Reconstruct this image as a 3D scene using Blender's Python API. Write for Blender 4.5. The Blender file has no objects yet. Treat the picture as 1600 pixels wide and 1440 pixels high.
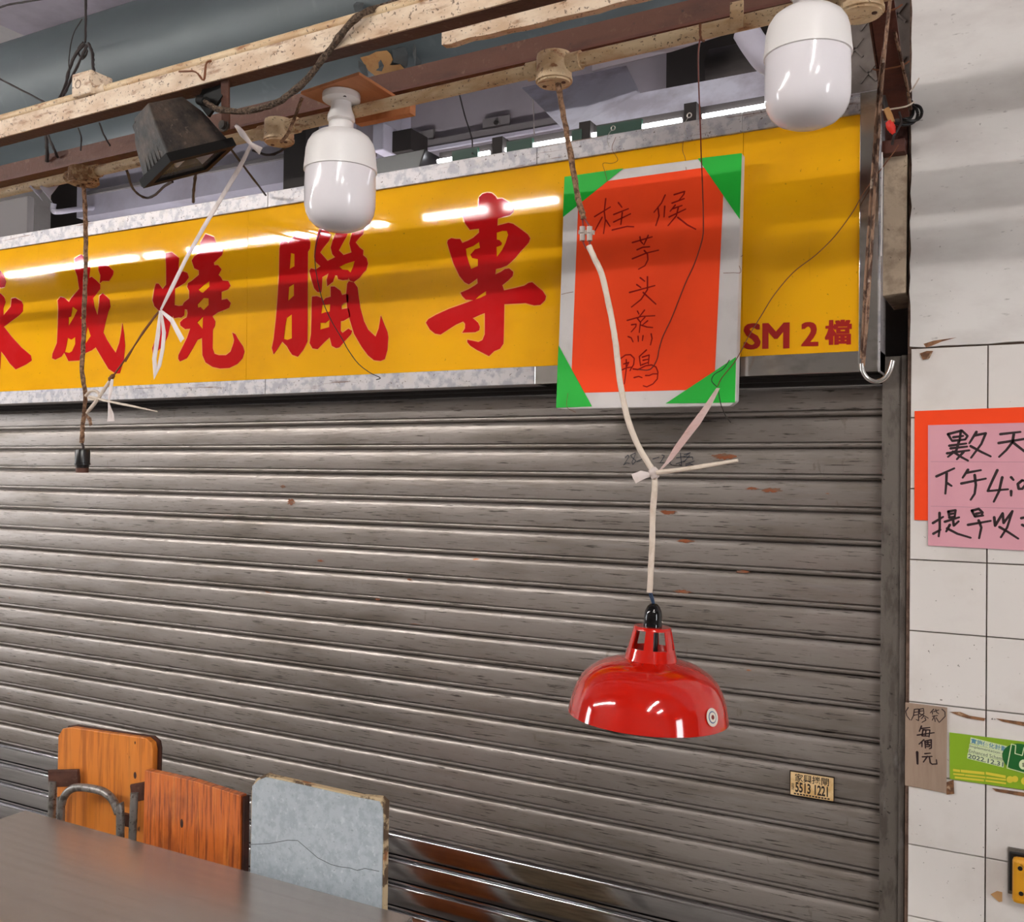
import bpy, math, random
from mathutils import Vector, Matrix
from mathutils.geometry import tessellate_polygon
random.seed(7)
V = Vector

# ------------------------------------------------------------------ camera
scene = bpy.context.scene
FPX = 1500.0
CAM = V((0.0, -2.23, 1.65))
YAW, PITCH, ROLL = (math.radians(a) for a in (28.216, 0.632, 0.6235))
FW = V((-math.sin(YAW) * math.cos(PITCH), math.cos(YAW) * math.cos(PITCH), math.sin(PITCH)))
R0 = V((math.cos(YAW), math.sin(YAW), 0))
U0 = R0.cross(FW)
RT = R0 * math.cos(ROLL) + U0 * math.sin(ROLL)
UP = U0 * math.cos(ROLL) - R0 * math.sin(ROLL)
cd = bpy.data.cameras.new('camera')
cd.sensor_fit = 'HORIZONTAL'
cd.sensor_width = 36.0
cd.lens = FPX / 1600 * 36.0
cd.clip_start = 0.02
cam = bpy.data.objects.new('camera', cd)
scene.collection.objects.link(cam)
cam.matrix_world = Matrix(((RT.x, UP.x, -FW.x, CAM.x), (RT.y, UP.y, -FW.y, CAM.y), (RT.z, UP.z, -FW.z, CAM.z), (0, 0, 0, 1)))
scene.camera = cam

# ------------------------------------------------------------------ world, exposure
world = bpy.data.worlds.new('sky')
scene.world = world
world.use_nodes = True
bg = world.node_tree.nodes['Background']
bg.inputs[0].default_value = (0.95, 0.97, 1.0, 1)
bg.inputs[1].default_value = 3.0
vs = scene.view_settings
vs.view_transform = 'Standard'
vs.look = 'None'
vs.gamma = 1
vs.use_curve_mapping = False
vs.exposure = 2.2
scene.cycles.max_bounces = 5
scene.cycles.diffuse_bounces = 3
scene.cycles.glossy_bounces = 3
scene.cycles.transmission_bounces = 4

# ------------------------------------------------------------------ pixel -> place
def ray(px, py):
    return FW + RT * ((px - 800) / FPX) + UP * ((720 - py) / FPX)
def W(px, py, y):
    d = ray(px, py)
    return CAM + d * ((y - CAM.y) / d.y)
def Zp(px, py, z):
    d = ray(px, py)
    return CAM + d * ((z - CAM.z) / d.z)

# ------------------------------------------------------------------ materials
MATS = {}
def srgb(r, g, b):
    f = lambda c: (c / 255 / 12.92) if c / 255 <= 0.04045 else ((c / 255 + 0.055) / 1.055) ** 2.4
    return (f(r), f(g), f(b), 1)
def mat(name, col, rough=0.5, metal=0.0, layers=(), bump=None, spec=0.5, coat=0.0, trans=0.0, emit=None, alpha=1.0, rnd=False):
    """layers: (colour, scale xyz, lo, hi, amount, detail) painted by stretched noise in object space."""
    m = bpy.data.materials.new(name)
    m.use_nodes = True
    nt = m.node_tree
    b = nt.nodes['Principled BSDF']
    b.inputs['Base Color'].default_value = col
    b.inputs['Roughness'].default_value = rough
    b.inputs['Metallic'].default_value = metal
    b.inputs['Specular IOR Level'].default_value = spec
    b.inputs['Coat Weight'].default_value = coat
    b.inputs['Coat Roughness'].default_value = 0.06
    b.inputs['Transmission Weight'].default_value = trans
    b.inputs['Alpha'].default_value = alpha
    if emit:
        b.inputs['Emission Color'].default_value = emit[0]
        b.inputs['Emission Strength'].default_value = emit[1]
    L = nt.links.new
    tc = nt.nodes.new('ShaderNodeTexCoord')
    vec = tc.outputs['Object']
    if rnd:
        oi = nt.nodes.new('ShaderNodeObjectInfo')
        mu = nt.nodes.new('ShaderNodeMath'); mu.operation = 'MULTIPLY'; mu.inputs[1].default_value = 57.0
        L(oi.outputs['Random'], mu.inputs[0])
        ad = nt.nodes.new('ShaderNodeVectorMath'); ad.operation = 'ADD'
        L(vec, ad.inputs[0]); L(mu.outputs[0], ad.inputs[1])
        vec = ad.outputs[0]
    prev = None
    for i, ly in enumerate(layers):
        c, sc, lo, hi, amt = ly[:5]
        det = ly[5] if len(ly) > 5 else 5.0
        mp = nt.nodes.new('ShaderNodeMapping')
        mp.inputs['Scale'].default_value = sc if isinstance(sc, tuple) else (sc, sc, sc)
        mp.inputs['Location'].default_value = (i * 3.7, i * 1.3, i * 5.1)
        L(vec, mp.inputs['Vector'])
        n = nt.nodes.new('ShaderNodeTexNoise')
        n.inputs['Scale'].default_value = 1.0
        n.inputs['Detail'].default_value = det
        n.inputs['Roughness'].default_value = 0.6
        L(mp.outputs[0], n.inputs['Vector'])
        mr = nt.nodes.new('ShaderNodeMapRange')
        mr.inputs['From Min'].default_value = lo
        mr.inputs['From Max'].default_value = hi
        mr.inputs['To Max'].default_value = amt
        L(n.outputs['Fac'], mr.inputs['Value'])
        mx = nt.nodes.new('ShaderNodeMix'); mx.data_type = 'RGBA'
        L(mr.outputs[0], mx.inputs['Factor'])
        if prev is None:
            mx.inputs['A'].default_value = col
        else:
            L(prev, mx.inputs['A'])
        mx.inputs['B'].default_value = c
        prev = mx.outputs['Result']
    if prev is not None:
        L(prev, b.inputs['Base Color'])
    if bump:
        sc, st = bump
        mp = nt.nodes.new('ShaderNodeMapping')
        mp.inputs['Scale'].default_value = sc if isinstance(sc, tuple) else (sc, sc, sc)
        L(vec, mp.inputs['Vector'])
        n = nt.nodes.new('ShaderNodeTexNoise')
        n.inputs['Scale'].default_value = 1.0
        n.inputs['Detail'].default_value = 3
        L(mp.outputs[0], n.inputs['Vector'])
        bp = nt.nodes.new('ShaderNodeBump')
        bp.inputs['Strength'].default_value = st
        bp.inputs['Distance'].default_value = 0.01
        L(n.outputs['Fac'], bp.inputs['Height'])
        L(bp.outputs[0], b.inputs['Normal'])
    MATS[name] = m
    return m

mat('slat_grey', srgb(158, 149, 143), 0.36, 0.55, [
    (srgb(112, 101, 90), (2.5, 8, 12), .45, .7, .7),
    (srgb(164, 157, 153), (6, 40, 60), .5, .75, .5),
    (srgb(48, 40, 35), (14, 90, 300), .605, .65, .85, 4),
    (srgb(100, 88, 78), (40, 60, 14), .66, .74, .5),
    (srgb(165, 90, 45), (9, 30, 50), .745, .765, .85, 3)], ((20, 60, 120), .08), rnd=True)
mat('slat_steel', srgb(215, 215, 218), 0.13, 1.0, [(srgb(140, 138, 136), (3, 20, 40), .5, .75, .5)], rnd=True)
mat('guide', srgb(112, 104, 97), 0.55, 0.3, [(srgb(78, 70, 64), (40, 40, 12), .5, .62, .7), (srgb(45, 38, 32), 90, .64, .69, .9), (srgb(150, 146, 146), (30, 30, 9), .62, .72, .5)], (60, .15))
mat('guide_silver', srgb(190, 188, 192), 0.4, 0.6, [(srgb(110, 105, 100), 40, .55, .7, .6)], (70, .3))
mat('sign_yellow', srgb(252, 184, 24), 0.035, 0.0, [
    (srgb(232, 160, 30), (3, 3, 5), .5, .7, .55),
    (srgb(180, 105, 25), (30, 8, 2.5), .68, .76, .35),
    (srgb(150, 95, 25), 130, .715, .76, .6, 2)], spec=0.22)
mat('sign_red', srgb(205, 28, 30), 0.05, 0.0, [(srgb(215, 50, 54), (6, 6, 6), .5, .75, .5)], spec=0.12)
mat('sign_red_dark', srgb(172, 26, 18), 0.3)
mat('red_outline', srgb(255, 178, 90), 0.15)
mat('galv', srgb(188, 183, 184), 0.42, 0.35, [(srgb(146, 144, 152), (34, 34, 34), .47, .58, .75, 5), (srgb(186, 178, 172), (14, 14, 14), .56, .68, .6), (srgb(104, 70, 46), (5, 40, 90), .60, .68, .8), (srgb(70, 46, 34), 130, .64, .69, .8, 3)], (40, .05))
mat('polished', srgb(205, 203, 200), 0.14, 1.0, [(srgb(120, 115, 110), (12, 12, 20), .5, .72, .7)])
mat('board_white', srgb(218, 212, 210), 0.55, 0, [(srgb(188, 180, 178), 9, .5, .75, .6), (srgb(130, 120, 118), 60, .70, .76, .6)])
mat('paper_orange', srgb(255, 70, 2), 0.8, 0, [(srgb(235, 60, 8), 7, .5, .8, .5)])
mat('paper_green', srgb(8, 182, 48), 0.5)
mat('marker_red', srgb(150, 4, 4), 0.7, spec=0.2)
mat('marker_black', srgb(38, 16, 20), 0.5)
mat('pink_paper', srgb(222, 160, 172), 0.7, 0, [(srgb(208, 146, 160), 8, .45, .75, .5)])
mat('fold_line', srgb(178, 128, 140), 0.8)
mat('cardboard', srgb(160, 136, 118), 0.85, 0, [(srgb(140, 116, 98), (90, 90, 10), .45, .7, .5)])
mat('card_green', srgb(135, 172, 28), 0.5, 0, [(srgb(150, 188, 40), 9, .5, .7, .6)])
mat('card_darkgreen', srgb(20, 98, 36), 0.5)
mat('card_cream', srgb(214, 224, 178), 0.55)
mat('card_blue', srgb(74, 140, 172), 0.5)
mat('card_grey', srgb(84, 104, 92), 0.5)
mat('card_yellow', srgb(220, 200, 60), 0.5)
mat('tile_white', srgb(228, 221, 216), 0.22, 0, [(srgb(205, 194, 186), 5, .5, .75, .6), (srgb(150, 125, 105), (30, 30, 60), .70, .75, .7), (srgb(90, 78, 68), 120, .72, .75, .8, 2)], rnd=True)
mat('plaster', srgb(222, 217, 213), 0.7, 0, [(srgb(200, 192, 188), (5, 5, 12), .45, .7, .7), (srgb(140, 132, 128), (30, 30, 110), .66, .73, .6, 5), (srgb(110, 100, 95), 110, .72, .76, .6, 3)], (30, .1))
mat('grout', srgb(120, 96, 82), 0.9, 0, [(srgb(80, 60, 50), 40, .45, .6, .8)])
mat('concrete_beige', srgb(196, 176, 152), 0.8, 0, [(srgb(140, 118, 98), 25, .45, .65, .7), (srgb(70, 50, 38), 60, .66, .71, .9)], (60, .3))
mat('cream_paint', srgb(228, 206, 180), 0.5, 0.0, [(srgb(196, 160, 126), (9, 20, 20), .42, .62, .8), (srgb(150, 102, 66), (14, 60, 60), .555, .66, .8), (srgb(92, 62, 44), 130, .60, .66, .85, 3)], (80, .15))
mat('cream_pipe', srgb(222, 196, 158), 0.5, 0.0, [(srgb(190, 150, 108), (12, 30, 30), .45, .62, .75), (srgb(146, 90, 50), (20, 60, 60), .57, .66, .85), (srgb(80, 52, 36), 160, .63, .68, .85, 2)], (100, .2))
mat('dirty_box', srgb(205, 172, 130), 0.7, 0.0, [(srgb(150, 104, 66), 60, .42, .55, .9), (srgb(80, 50, 32), 90, .56, .62, .9)], (120, .7))
mat('brown_steel', srgb(88, 52, 38), 0.7, 0.0, [(srgb(66, 36, 26), (6, 20, 20), .45, .65, .8), (srgb(118, 88, 70), (50, 50, 50), .6, .7, .6), (srgb(44, 28, 22), 90, .66, .72, .8)], (90, .2))
mat('brown_red', srgb(88, 44, 31), 0.6, 0.1, [(srgb(66, 31, 23), (8, 30, 30), .45, .65, .8), (srgb(60, 32, 24), 110, .66, .7, .8)], (90, .2))
mat('duct', srgb(78, 87, 90), 0.5, 0.1, [(srgb(66, 73, 75), (1.2, 4, 4), .4, .7, .8), (srgb(98, 108, 112), (22, 22, 3), .62, .75, .4), (srgb(60, 64, 64), 90, .73, .76, .7, 2)])
mat('peel_tan', srgb(176, 130, 78), 0.8, 0, [(srgb(165, 112, 64), 30, .5, .65, .8)])
mat('peel_flake', srgb(62, 66, 68), 0.7, 0, [(srgb(60, 58, 56), 30, .5, .65, .8)])
mat('ceil_lavender', srgb(236, 228, 240), 0.8, 0, [(srgb(176, 166, 178), 2, .45, .7, .7)])
mat('inner_wall', srgb(150, 142, 148), 0.75, 0, [(srgb(130, 122, 128), 3, .45, .7, .7), (srgb(90, 84, 84), 40, .7, .76, .5)])
mat('inner_pale', srgb(186, 182, 196), 0.7, 0, [(srgb(160, 152, 162), 6, .45, .7, .7)])
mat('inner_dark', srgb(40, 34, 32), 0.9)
mat('inner_grey', srgb(120, 114, 114), 0.8)
mat('hood_steel', srgb(210, 208, 222), 0.5, 0.1, [(srgb(160, 152, 164), 7, .45, .65, .8)])
mat('dark_pipe', srgb(48, 42, 40), 0.6, 0, [(srgb(70, 62, 60), (6, 20, 20), .5, .7, .7)])
mat('check_plate', srgb(112, 102, 96), 0.6, 0.3, [(srgb(70, 60, 54), 12, .45, .65, .8)])
mat('black_plastic', srgb(22, 20, 21), 0.3)
mat('black_gloss', srgb(14, 13, 15), 0.08)
mat('flood_black', srgb(34, 28, 25), 0.6, 0, [(srgb(84, 68, 56), 18, .42, .62, .75), (srgb(130, 114, 100), 60, .62, .72, .5)], (90, .2))
mat('flood_rim', srgb(16, 14, 13), 0.6, spec=0.2)
mat('flood_white', srgb(190, 184, 178), 0.5)
mat('reflector', srgb(214, 208, 212), 0.5, 0.3)
mat('glass', (.9, .9, .9, 1), 0.05, 0, alpha=0.15)
mat('lamp_white', srgb(240, 235, 233), 0.4)
mat('lamp_diffuser', srgb(236, 230, 234), 0.1, 0, spec=0.4)
mat('plywood', srgb(196, 128, 84), 0.65, 0, [(srgb(168, 100, 60), (30, 4, 30), .45, .65, .7), (srgb(120, 70, 42), 40, .66, .72, .6)])
mat('cord_dirty', srgb(160, 122, 94), 0.9, 0, [(srgb(96, 66, 48), 110, .45, .58, .9), (srgb(200, 172, 146), 90, .62, .7, .6)], (300, .8))
mat('cord_dust', srgb(122, 100, 82), 0.95, 0, [(srgb(70, 54, 44), 160, .45, .58, .9)], (400, 1.0))
mat('cord_white', srgb(222, 206, 190), 0.55, 0, [(srgb(190, 172, 152), 40, .5, .7, .6)])
mat('plastic_strip', srgb(222, 208, 204), 0.35, 0, [(srgb(190, 170, 160), (60, 60, 20), .5, .7, .6)])
mat('wire_black', srgb(44, 34, 32), 0.7)
mat('wire_red', srgb(120, 24, 18), 0.5)
mat('wire_rust', srgb(120, 70, 40), 0.7)
mat('wire_blue', srgb(40, 62, 92), 0.5)
mat('wire_silver', srgb(190, 180, 172), 0.35, 0.6)
mat('rusty_rod', srgb(150, 118, 96), 0.55, 0.4, [(srgb(70, 44, 32), (70, 70, 30), .48, .56, .95), (srgb(200, 180, 164), 60, .62, .7, .7)], (200, .4))
mat('hook_steel', srgb(210, 208, 205), 0.2, 0.9)
mat('clear_plastic', srgb(226, 214, 206), 0.15, 0, trans=0.5)
mat('lamp_red', srgb(196, 20, 5), 0.09, 0, coat=0.7)
mat('sticker_white', srgb(226, 214, 200), 0.4)
mat('sticker_blue', srgb(70, 90, 130), 0.4)
mat('sticker_gold', srgb(232, 200, 150), 0.35, 0, [(srgb(206, 160, 96), 30, .45, .6, .7)])
mat('ink', srgb(40, 22, 14), 0.5)
mat('wood_orange', srgb(220, 130, 44), 0.42, 0, [(srgb(168, 86, 26), (45, 20, 3.5), .48, .62, .75), (srgb(226, 142, 58), (30, 12, 2.0), .55, .7, .7), (srgb(80, 38, 16), (24, 24, 14), .70, .74, .9, 3)], ((60, 20, 4), .1))
mat('wood_red', srgb(200, 104, 40), 0.4, 0, [(srgb(120, 50, 20), (130, 20, 7), .50, .60, .8), (srgb(222, 132, 58), (110, 20, 6), .54, .66, .8), (srgb(84, 32, 16), (8, 8, 5), .54, .74, .75)], ((80, 20, 5), .25))
mat('wood_edge', srgb(70, 34, 22), 0.6, 0, [(srgb(40, 22, 16), 30, .45, .6, .7)])
mat('laminate', srgb(178, 187, 194), 0.35, 0, [(srgb(156, 166, 174), 60, .45, .6, .7), (srgb(204, 210, 214), 70, .58, .68, .7), (srgb(120, 128, 132), 180, .66, .70, .5, 2)])
mat('laminate_edge', srgb(200, 176, 140), 0.7, 0, [(srgb(70, 46, 30), (30, 30, 30), .5, .58, .9), (srgb(150, 90, 48), 12, .6, .66, .9)])
mat('crack', srgb(82, 84, 86), 0.8)
mat('tube_grey', srgb(140, 136, 132), 0.4, 0.6, [(srgb(84, 74, 68), 50, .5, .6, .8), (srgb(60, 44, 34), 90, .64, .69, .9)])
mat('steel_top', srgb(172, 162, 156), 0.25, 0.72, [(srgb(150, 140, 134), (2, 60, 4), .45, .7, .5)])
mat('yellow_plastic', srgb(226, 158, 30), 0.4, 0, [(srgb(200, 126, 30), 30, .5, .65, .7), (srgb(120, 66, 34), 40, .62, .68, .8)])
mat('green_tape', srgb(4, 50, 34), 0.5)
mat('tube_glow', (1, 1, 1, 1), 0.4, emit=((0.93, 0.95, 1.0, 1), 5.0))
mat('tube_fill', (1, 1, 1, 1), 0.4, emit=((1.0, 0.97, 0.98, 1), 8.0))
mat('tube_lamp', (1, 1, 1, 1), 0.4, emit=((1.0, 0.97, 0.93, 1), 95.0))
mat('fixture_white', srgb(215, 215, 215), 0.5)
mat('ground', srgb(120, 114, 108), 0.8, 0, [(srgb(90, 84, 78), 3, .45, .65, .7)])
mat('opposite', srgb(112, 106, 102), 0.8, 0, [(srgb(80, 74, 70), 2, .45, .65, .7)])
mat('residue', srgb(140, 96, 62), 0.8, 0, [(srgb(80, 50, 34), 60, .45, .6, .8), (srgb(200, 170, 140), 50, .6, .7, .7)])
mat('rust', srgb(140, 74, 38), 0.8, 0, [(srgb(118, 96, 80), (30, 30, 90), .44, .6, .85)])
mat('red_tip', srgb(220, 40, 24), 0.5)
mat('tan_wrap', srgb(186, 136, 80), 0.6)
mat('handle_tan', srgb(196, 150, 100), 0.7)

# ------------------------------------------------------------------ mesh helpers
class MB:
    def __init__(s):
        s.v = []; s.f = []; s.mi = []; s.cur = 0
    def add(s, vs_, fs):
        o = len(s.v)
        s.v += [tuple(p) for p in vs_]
        s.f += [tuple(o + i for i in f) for f in fs]
        s.mi += [s.cur] * len(fs)
        return s
    def box(s, x0, x1, y0, y1, z0, z1):
        return s.add([(x0, y0, z0), (x1, y0, z0), (x1, y1, z0), (x0, y1, z0), (x0, y0, z1), (x1, y0, z1), (x1, y1, z1), (x0, y1, z1)],
                     [(0, 3, 2, 1), (4, 5, 6, 7), (0, 1, 5, 4), (1, 2, 6, 5), (2, 3, 7, 6), (3, 0, 4, 7)])
    def bar(s, p0, p1, side, w, h, ow=0, oh=0):
        """box from p0 to p1; side = vector for the width axis."""
        p0 = V(p0); p1 = V(p1); d = (p1 - p0).normalized()
        a = (V(side) - d * d.dot(V(side))).normalized(); b = d.cross(a)
        q = []
        for p in (p0, p1):
            for i, j in ((-1, -1), (1, -1), (1, 1), (-1, 1)):
                q.append(p + a * (ow + i * w / 2) + b * (oh + j * h / 2))
        return s.add(q, [(0, 3, 2, 1), (4, 5, 6, 7), (0, 1, 5, 4), (1, 2, 6, 5), (2, 3, 7, 6), (3, 0, 4, 7)])
    def prism(s, poly, off, holes=()):
        """polygon (3-D points) extruded by vector off, both caps filled."""
        loops = [[V(p) for p in poly]] + [[V(p) for p in h] for h in holes]
        tris = tessellate_polygon(loops)
        flat = [p for l in loops for p in l]
        n = len(flat); off = V(off)
        s.add(flat + [p + off for p in flat], list(tris) + [tuple(i + n for i in reversed(t)) for t in tris])
        base = len(s.v) - 2 * n; k = 0
        for l in loops:
            m = len(l)
            for i in range(m):
                a, b = k + i, k + (i + 1) % m
                s.f.append((base + a, base + b, base + b + n, base + a + n)); s.mi.append(s.cur)
            k += m
        return s
    def tube(s, pts, r, seg=8, jit=0.0, smooth=True, sub=5, cap=True):
        pts = [V(p) for p in pts]
        if smooth and len(pts) > 2:
            q = []
            P = [pts[0] * 2 - pts[1]] + pts + [pts[-1] * 2 - pts[-2]]
            for i in range(1, len(P) - 2):
                for t in range(sub):
                    t /= sub
                    a, b, c, d = P[i - 1], P[i], P[i + 1], P[i + 2]
                    q.append(0.5 * ((2 * b) + (c - a) * t + (2 * a - 5 * b + 4 * c - d) * t * t + (3 * b - a - 3 * c + d) * t ** 3))
            q.append(pts[-1]); pts = q
        rr = r if isinstance(r, (list, tuple)) else None
        n = len(pts); up = V((0, 0, 1)); prev = None; vs_ = []
        for i, p in enumerate(pts):
            d = (pts[min(i + 1, n - 1)] - pts[max(i - 1, 0)]).normalized()
            if prev is None:
                a = d.cross(up)
                if a.length < 1e-3: a = d.cross(V((1, 0, 0)))
            else:
                a = prev - d * d.dot(prev)
            a.normalize(); prev = a; b = d.cross(a)
            if rr:
                t = i / (n - 1) * (len(rr) - 1); k = min(int(t), len(rr) - 2); rad = rr[k] + (rr[k + 1] - rr[k]) * (t - k)
            else:
                rad = r
            for j in range(seg):
                an = 2 * math.pi * j / seg
                rad2 = rad * (1 + random.uniform(-jit, jit))
                vs_.append(p + a * math.cos(an) * rad2 + b * math.sin(an) * rad2)
        fs = []
        for i in range(n - 1):
            for j in range(seg):
                k = (j + 1) % seg
                fs.append((i * seg + j, i * seg + k, (i + 1) * seg + k, (i + 1) * seg + j))
        if cap:
            fs.append(tuple(range(seg - 1, -1, -1))); fs.append(tuple((n - 1) * seg + j for j in range(seg)))
        return s.add(vs_, fs)
    def lathe(s, prof, c, M=None, seg=32, a0=0.0, a1=2 * math.pi):
        """prof: (r, h) pairs revolved about the local z axis through c."""
        M = M or Matrix.Identity(3); c = V(c); vs_ = []; full = abs(a1 - a0 - 2 * math.pi) < 1e-6
        ns = seg if full else seg + 1
        for r, h in prof:
            for j in range(ns):
                an = a0 + (a1 - a0) * j / seg
                vs_.append(c + M @ V((r * math.cos(an), r * math.sin(an), h)))
        fs = []
        for i in range(len(prof) - 1):
            for j in range(seg):
                k = (j + 1) % ns
                fs.append((i * ns + j, i * ns + k, (i + 1) * ns + k, (i + 1) * ns + j))
        return s.add(vs_, fs)
    def ribbon(s, pts, w0, w1, nrm):
        """flat pen stroke through 3-D points with a slight taper, as quads and round joints."""
        pts = [V(p) for p in pts]; nrm = V(nrm); n = len(pts)
        for i in range(n - 1):
            a, b = pts[i], pts[i + 1]
            d = (b - a)
            if d.length < 1e-7: continue
            sd_ = d.normalized().cross(nrm)
            wa = w0 + (w1 - w0) * i / (n - 1); wb = w0 + (w1 - w0) * (i + 1) / (n - 1)
            s.add([a - sd_ * wa, a + sd_ * wa, b + sd_ * wb, b - sd_ * wb], [(0, 1, 2, 3)])
        for i, p in enumerate(pts):
            w = w0 + (w1 - w0) * i / max(n - 1, 1)
            e = V((1, 0, 0)); e2 = nrm.cross(e).normalized()
            s.add([p + nrm * 0.00003 + (e * math.cos(k * math.pi / 4) + e2 * math.sin(k * math.pi / 4)) * w for k in range(8)], [tuple(range(8))])
        return s

def finish(o, parent):
    scene.collection.objects.link(o)
    if parent is not None:
        o.parent = parent
        q = parent; off = V((0, 0, 0))
        while q is not None:
            off += q.location; q = q.parent
        o.location = o.location - off
    return o
def obj(name, mb, m, parent=None, smooth=False, bevel=0.0, label=None, cat=None, group=None, kind=None):
    me = bpy.data.meshes.new(name)
    me.from_pydata(mb.v, [], mb.f)
    me.validate()
    for k in (m if isinstance(m, (list, tuple)) else [m]):
        me.materials.append(MATS[k])
    if isinstance(m, (list, tuple)) and len(me.polygons) == len(mb.mi):
        for p, i in zip(me.polygons, mb.mi): p.material_index = i
    me.update()
    import bmesh
    bm = bmesh.new(); bm.from_mesh(me); bmesh.ops.recalc_face_normals(bm, faces=bm.faces); bm.to_mesh(me); bm.free()
    if smooth:
        for p in me.polygons: p.use_smooth = True
        me.set_sharp_from_angle(angle=math.radians(38))
    o = bpy.data.objects.new(name, me)
    if bevel:
        b = o.modifiers.new('bevel', 'BEVEL'); b.width = bevel; b.segments = 2; b.limit_method = 'ANGLE'
    finish(o, parent)
    tag(o, label, cat, group, kind)
    return o
def tag(o, label=None, cat=None, group=None, kind=None):
    if label: o['label'] = label
    if cat: o['category'] = cat
    if group: o['group'] = group
    if kind: o['kind'] = kind
    return o
def thing(name, loc, label, cat, group=None):
    e = bpy.data.objects.new(name, None)
    e.empty_display_size = 0.05
    e.location = V(loc)
    scene.collection.objects.link(e)
    return tag(e, label, cat, group)
def text_geo(s, weight=0.0):
    cu = bpy.data.curves.new('txt', 'FONT'); cu.body = s; cu.offset = weight; cu.fill_mode = 'FRONT'; cu.resolution_u = 3
    o = bpy.data.objects.new('txt', cu); scene.collection.objects.link(o)
    me = o.evaluated_get(bpy.context.evaluated_depsgraph_get()).to_mesh()
    vs_ = [(v.co.x, v.co.y) for v in me.vertices]; fs = [tuple(p.vertices) for p in me.polygons]
    bpy.data.objects.remove(o); bpy.data.curves.remove(cu)
    return vs_, fs
def text_quad(mb, s, tl, tr, bl, weight=0.0, off=V((0, -0.0007, 0))):
    """text stretched onto the parallelogram tl, tr, bl."""
    vs_, fs = text_geo(s, weight)
    if not vs_: return mb
    x0 = min(v[0] for v in vs_); x1 = max(v[0] for v in vs_); y0 = min(v[1] for v in vs_); y1 = max(v[1] for v in vs_)
    tl, tr, bl = V(tl), V(tr), V(bl)
    return mb.add([tl + (tr - tl) * ((x - x0) / (x1 - x0)) + (bl - tl) * ((y1 - y) / (y1 - y0)) + off for x, y in vs_], fs)
def strokes(mb, data, ox, oy, sc, y, w, nrm=(0, -1, 0), taper=0.75):
    for st in data:
        mb.ribbon([W(ox + u * sc, oy + v * sc, y) for u, v in st], w, w * taper, nrm)
    return mb
def write(parent, m, groups):
    """one object per written character: (stroke lists, counts, origin, plane, pen width)"""
    for data, counts, org, y, w in groups:
        k_ = 0
        for n_ in counts:
            mb_ = MB(); strokes(mb_, data[k_:k_ + n_], *org, y, w); k_ += n_
            obj('character', mb_, m, parent)
def px(pts, ox, oy, sc, y):
    return [W(ox + u * sc, oy + v * sc, y) for u, v in pts]

# ------------------------------------------------------------------ the setting
Y_SHUT, Y_SIGN, Y_PIL = 0.10, -0.03, 0.0
obj('floor', MB().box(-13, 8, -9, 5, -0.1, 0), 'ground', kind='structure', label='grey concrete market floor')
obj('wall_opposite', MB().box(-13, 8, -7.2, -7.0, 0, 4.9), 'opposite', kind='structure', label='dull grey wall across the lane')
obj('ceiling_lane', MB().box(-13, 8, -7.2, -1.45, 4.9, 5.0).box(-13, 8, -1.5, -1.45, 3.85, 4.9), 'opposite', kind='structure', label='grey roof over the market lane')
for nm_, xw, yo in (('left', -13.1, -5.2), ('right', 8.0, -5.4)):
    obj('wall_end_' + nm_, MB().box(xw, xw + .1, -7.2, yo, 0, 4.9).box(xw, xw + .1, yo + 1.6, 5, 0, 4.9).box(xw, xw + .1, yo, yo + 1.6, 3.4, 4.9), 'opposite', kind='structure', label='grey end wall of the lane on the %s with a tall daylight opening' % nm_)
obj('ceiling', MB().box(-13, 8, -1.45, 3.0, 3.75, 3.85), 'ceil_lavender', kind='structure', label='pale lavender painted ceiling above the stall')
obj('wall_back', MB().box(-9, 3, 2.9, 3.0, 0, 3.75), 'inner_wall', kind='structure', label='grey back wall inside the stall')
obj('wall_partition', MB().box(-2.55, -0.2, 0.62, 0.67, 1.9, 3.75), 'inner_wall', kind='structure', label='lavender grey partition seen above the yellow sign')

PX0 = W(1422, 600, 0).x            # left edge of the tiled pillar
PX0B = PX0 - 0.006
TILE = 0.1526
ZR = 1.4702                        # a joint line of the tiles
XJ = W(1541, 1060, 0).x            # the vertical joint
Z_PL = W(1427, 545, 0).z
pil = obj('wall_right', MB().box(PX0B, PX0 + 0.76, 0.012, 0.9, 0, 3.75), 'grout', kind='structure', label='tiled pillar at the right of the shutter')
ZCAP = Z_PL
def rough_slab(x0, x1, z0, z1):
    n = 60; pts = []
    for i in range(n): pts.append(V((x0 + random.uniform(-.002, .0025), 0.012, z1 + (z0 - z1) * i / n)))
    for i in range(25): pts.append(V((x0 + (x1 - x0) * i / 25, 0.012, z0 + random.uniform(-.002, .003))))
    pts += [V((x1, .012, z0)), V((x1, .012, z1))]
    return MB().prism(pts, (0, -0.014, 0))
obj('plaster', rough_slab(PX0 - 0.001, PX0 + 0.76, ZCAP + 0.003, 3.75), 'plaster', pil)
cols = [(PX0 + 0.002, XJ - 0.0012)] + [(XJ + k * TILE + 0.0012, XJ + (k + 1) * TILE - 0.0012) for k in range(4)]
tmesh = {}
zz = ZR
while zz - TILE > 0: zz -= TILE
z0 = zz - TILE
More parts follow.
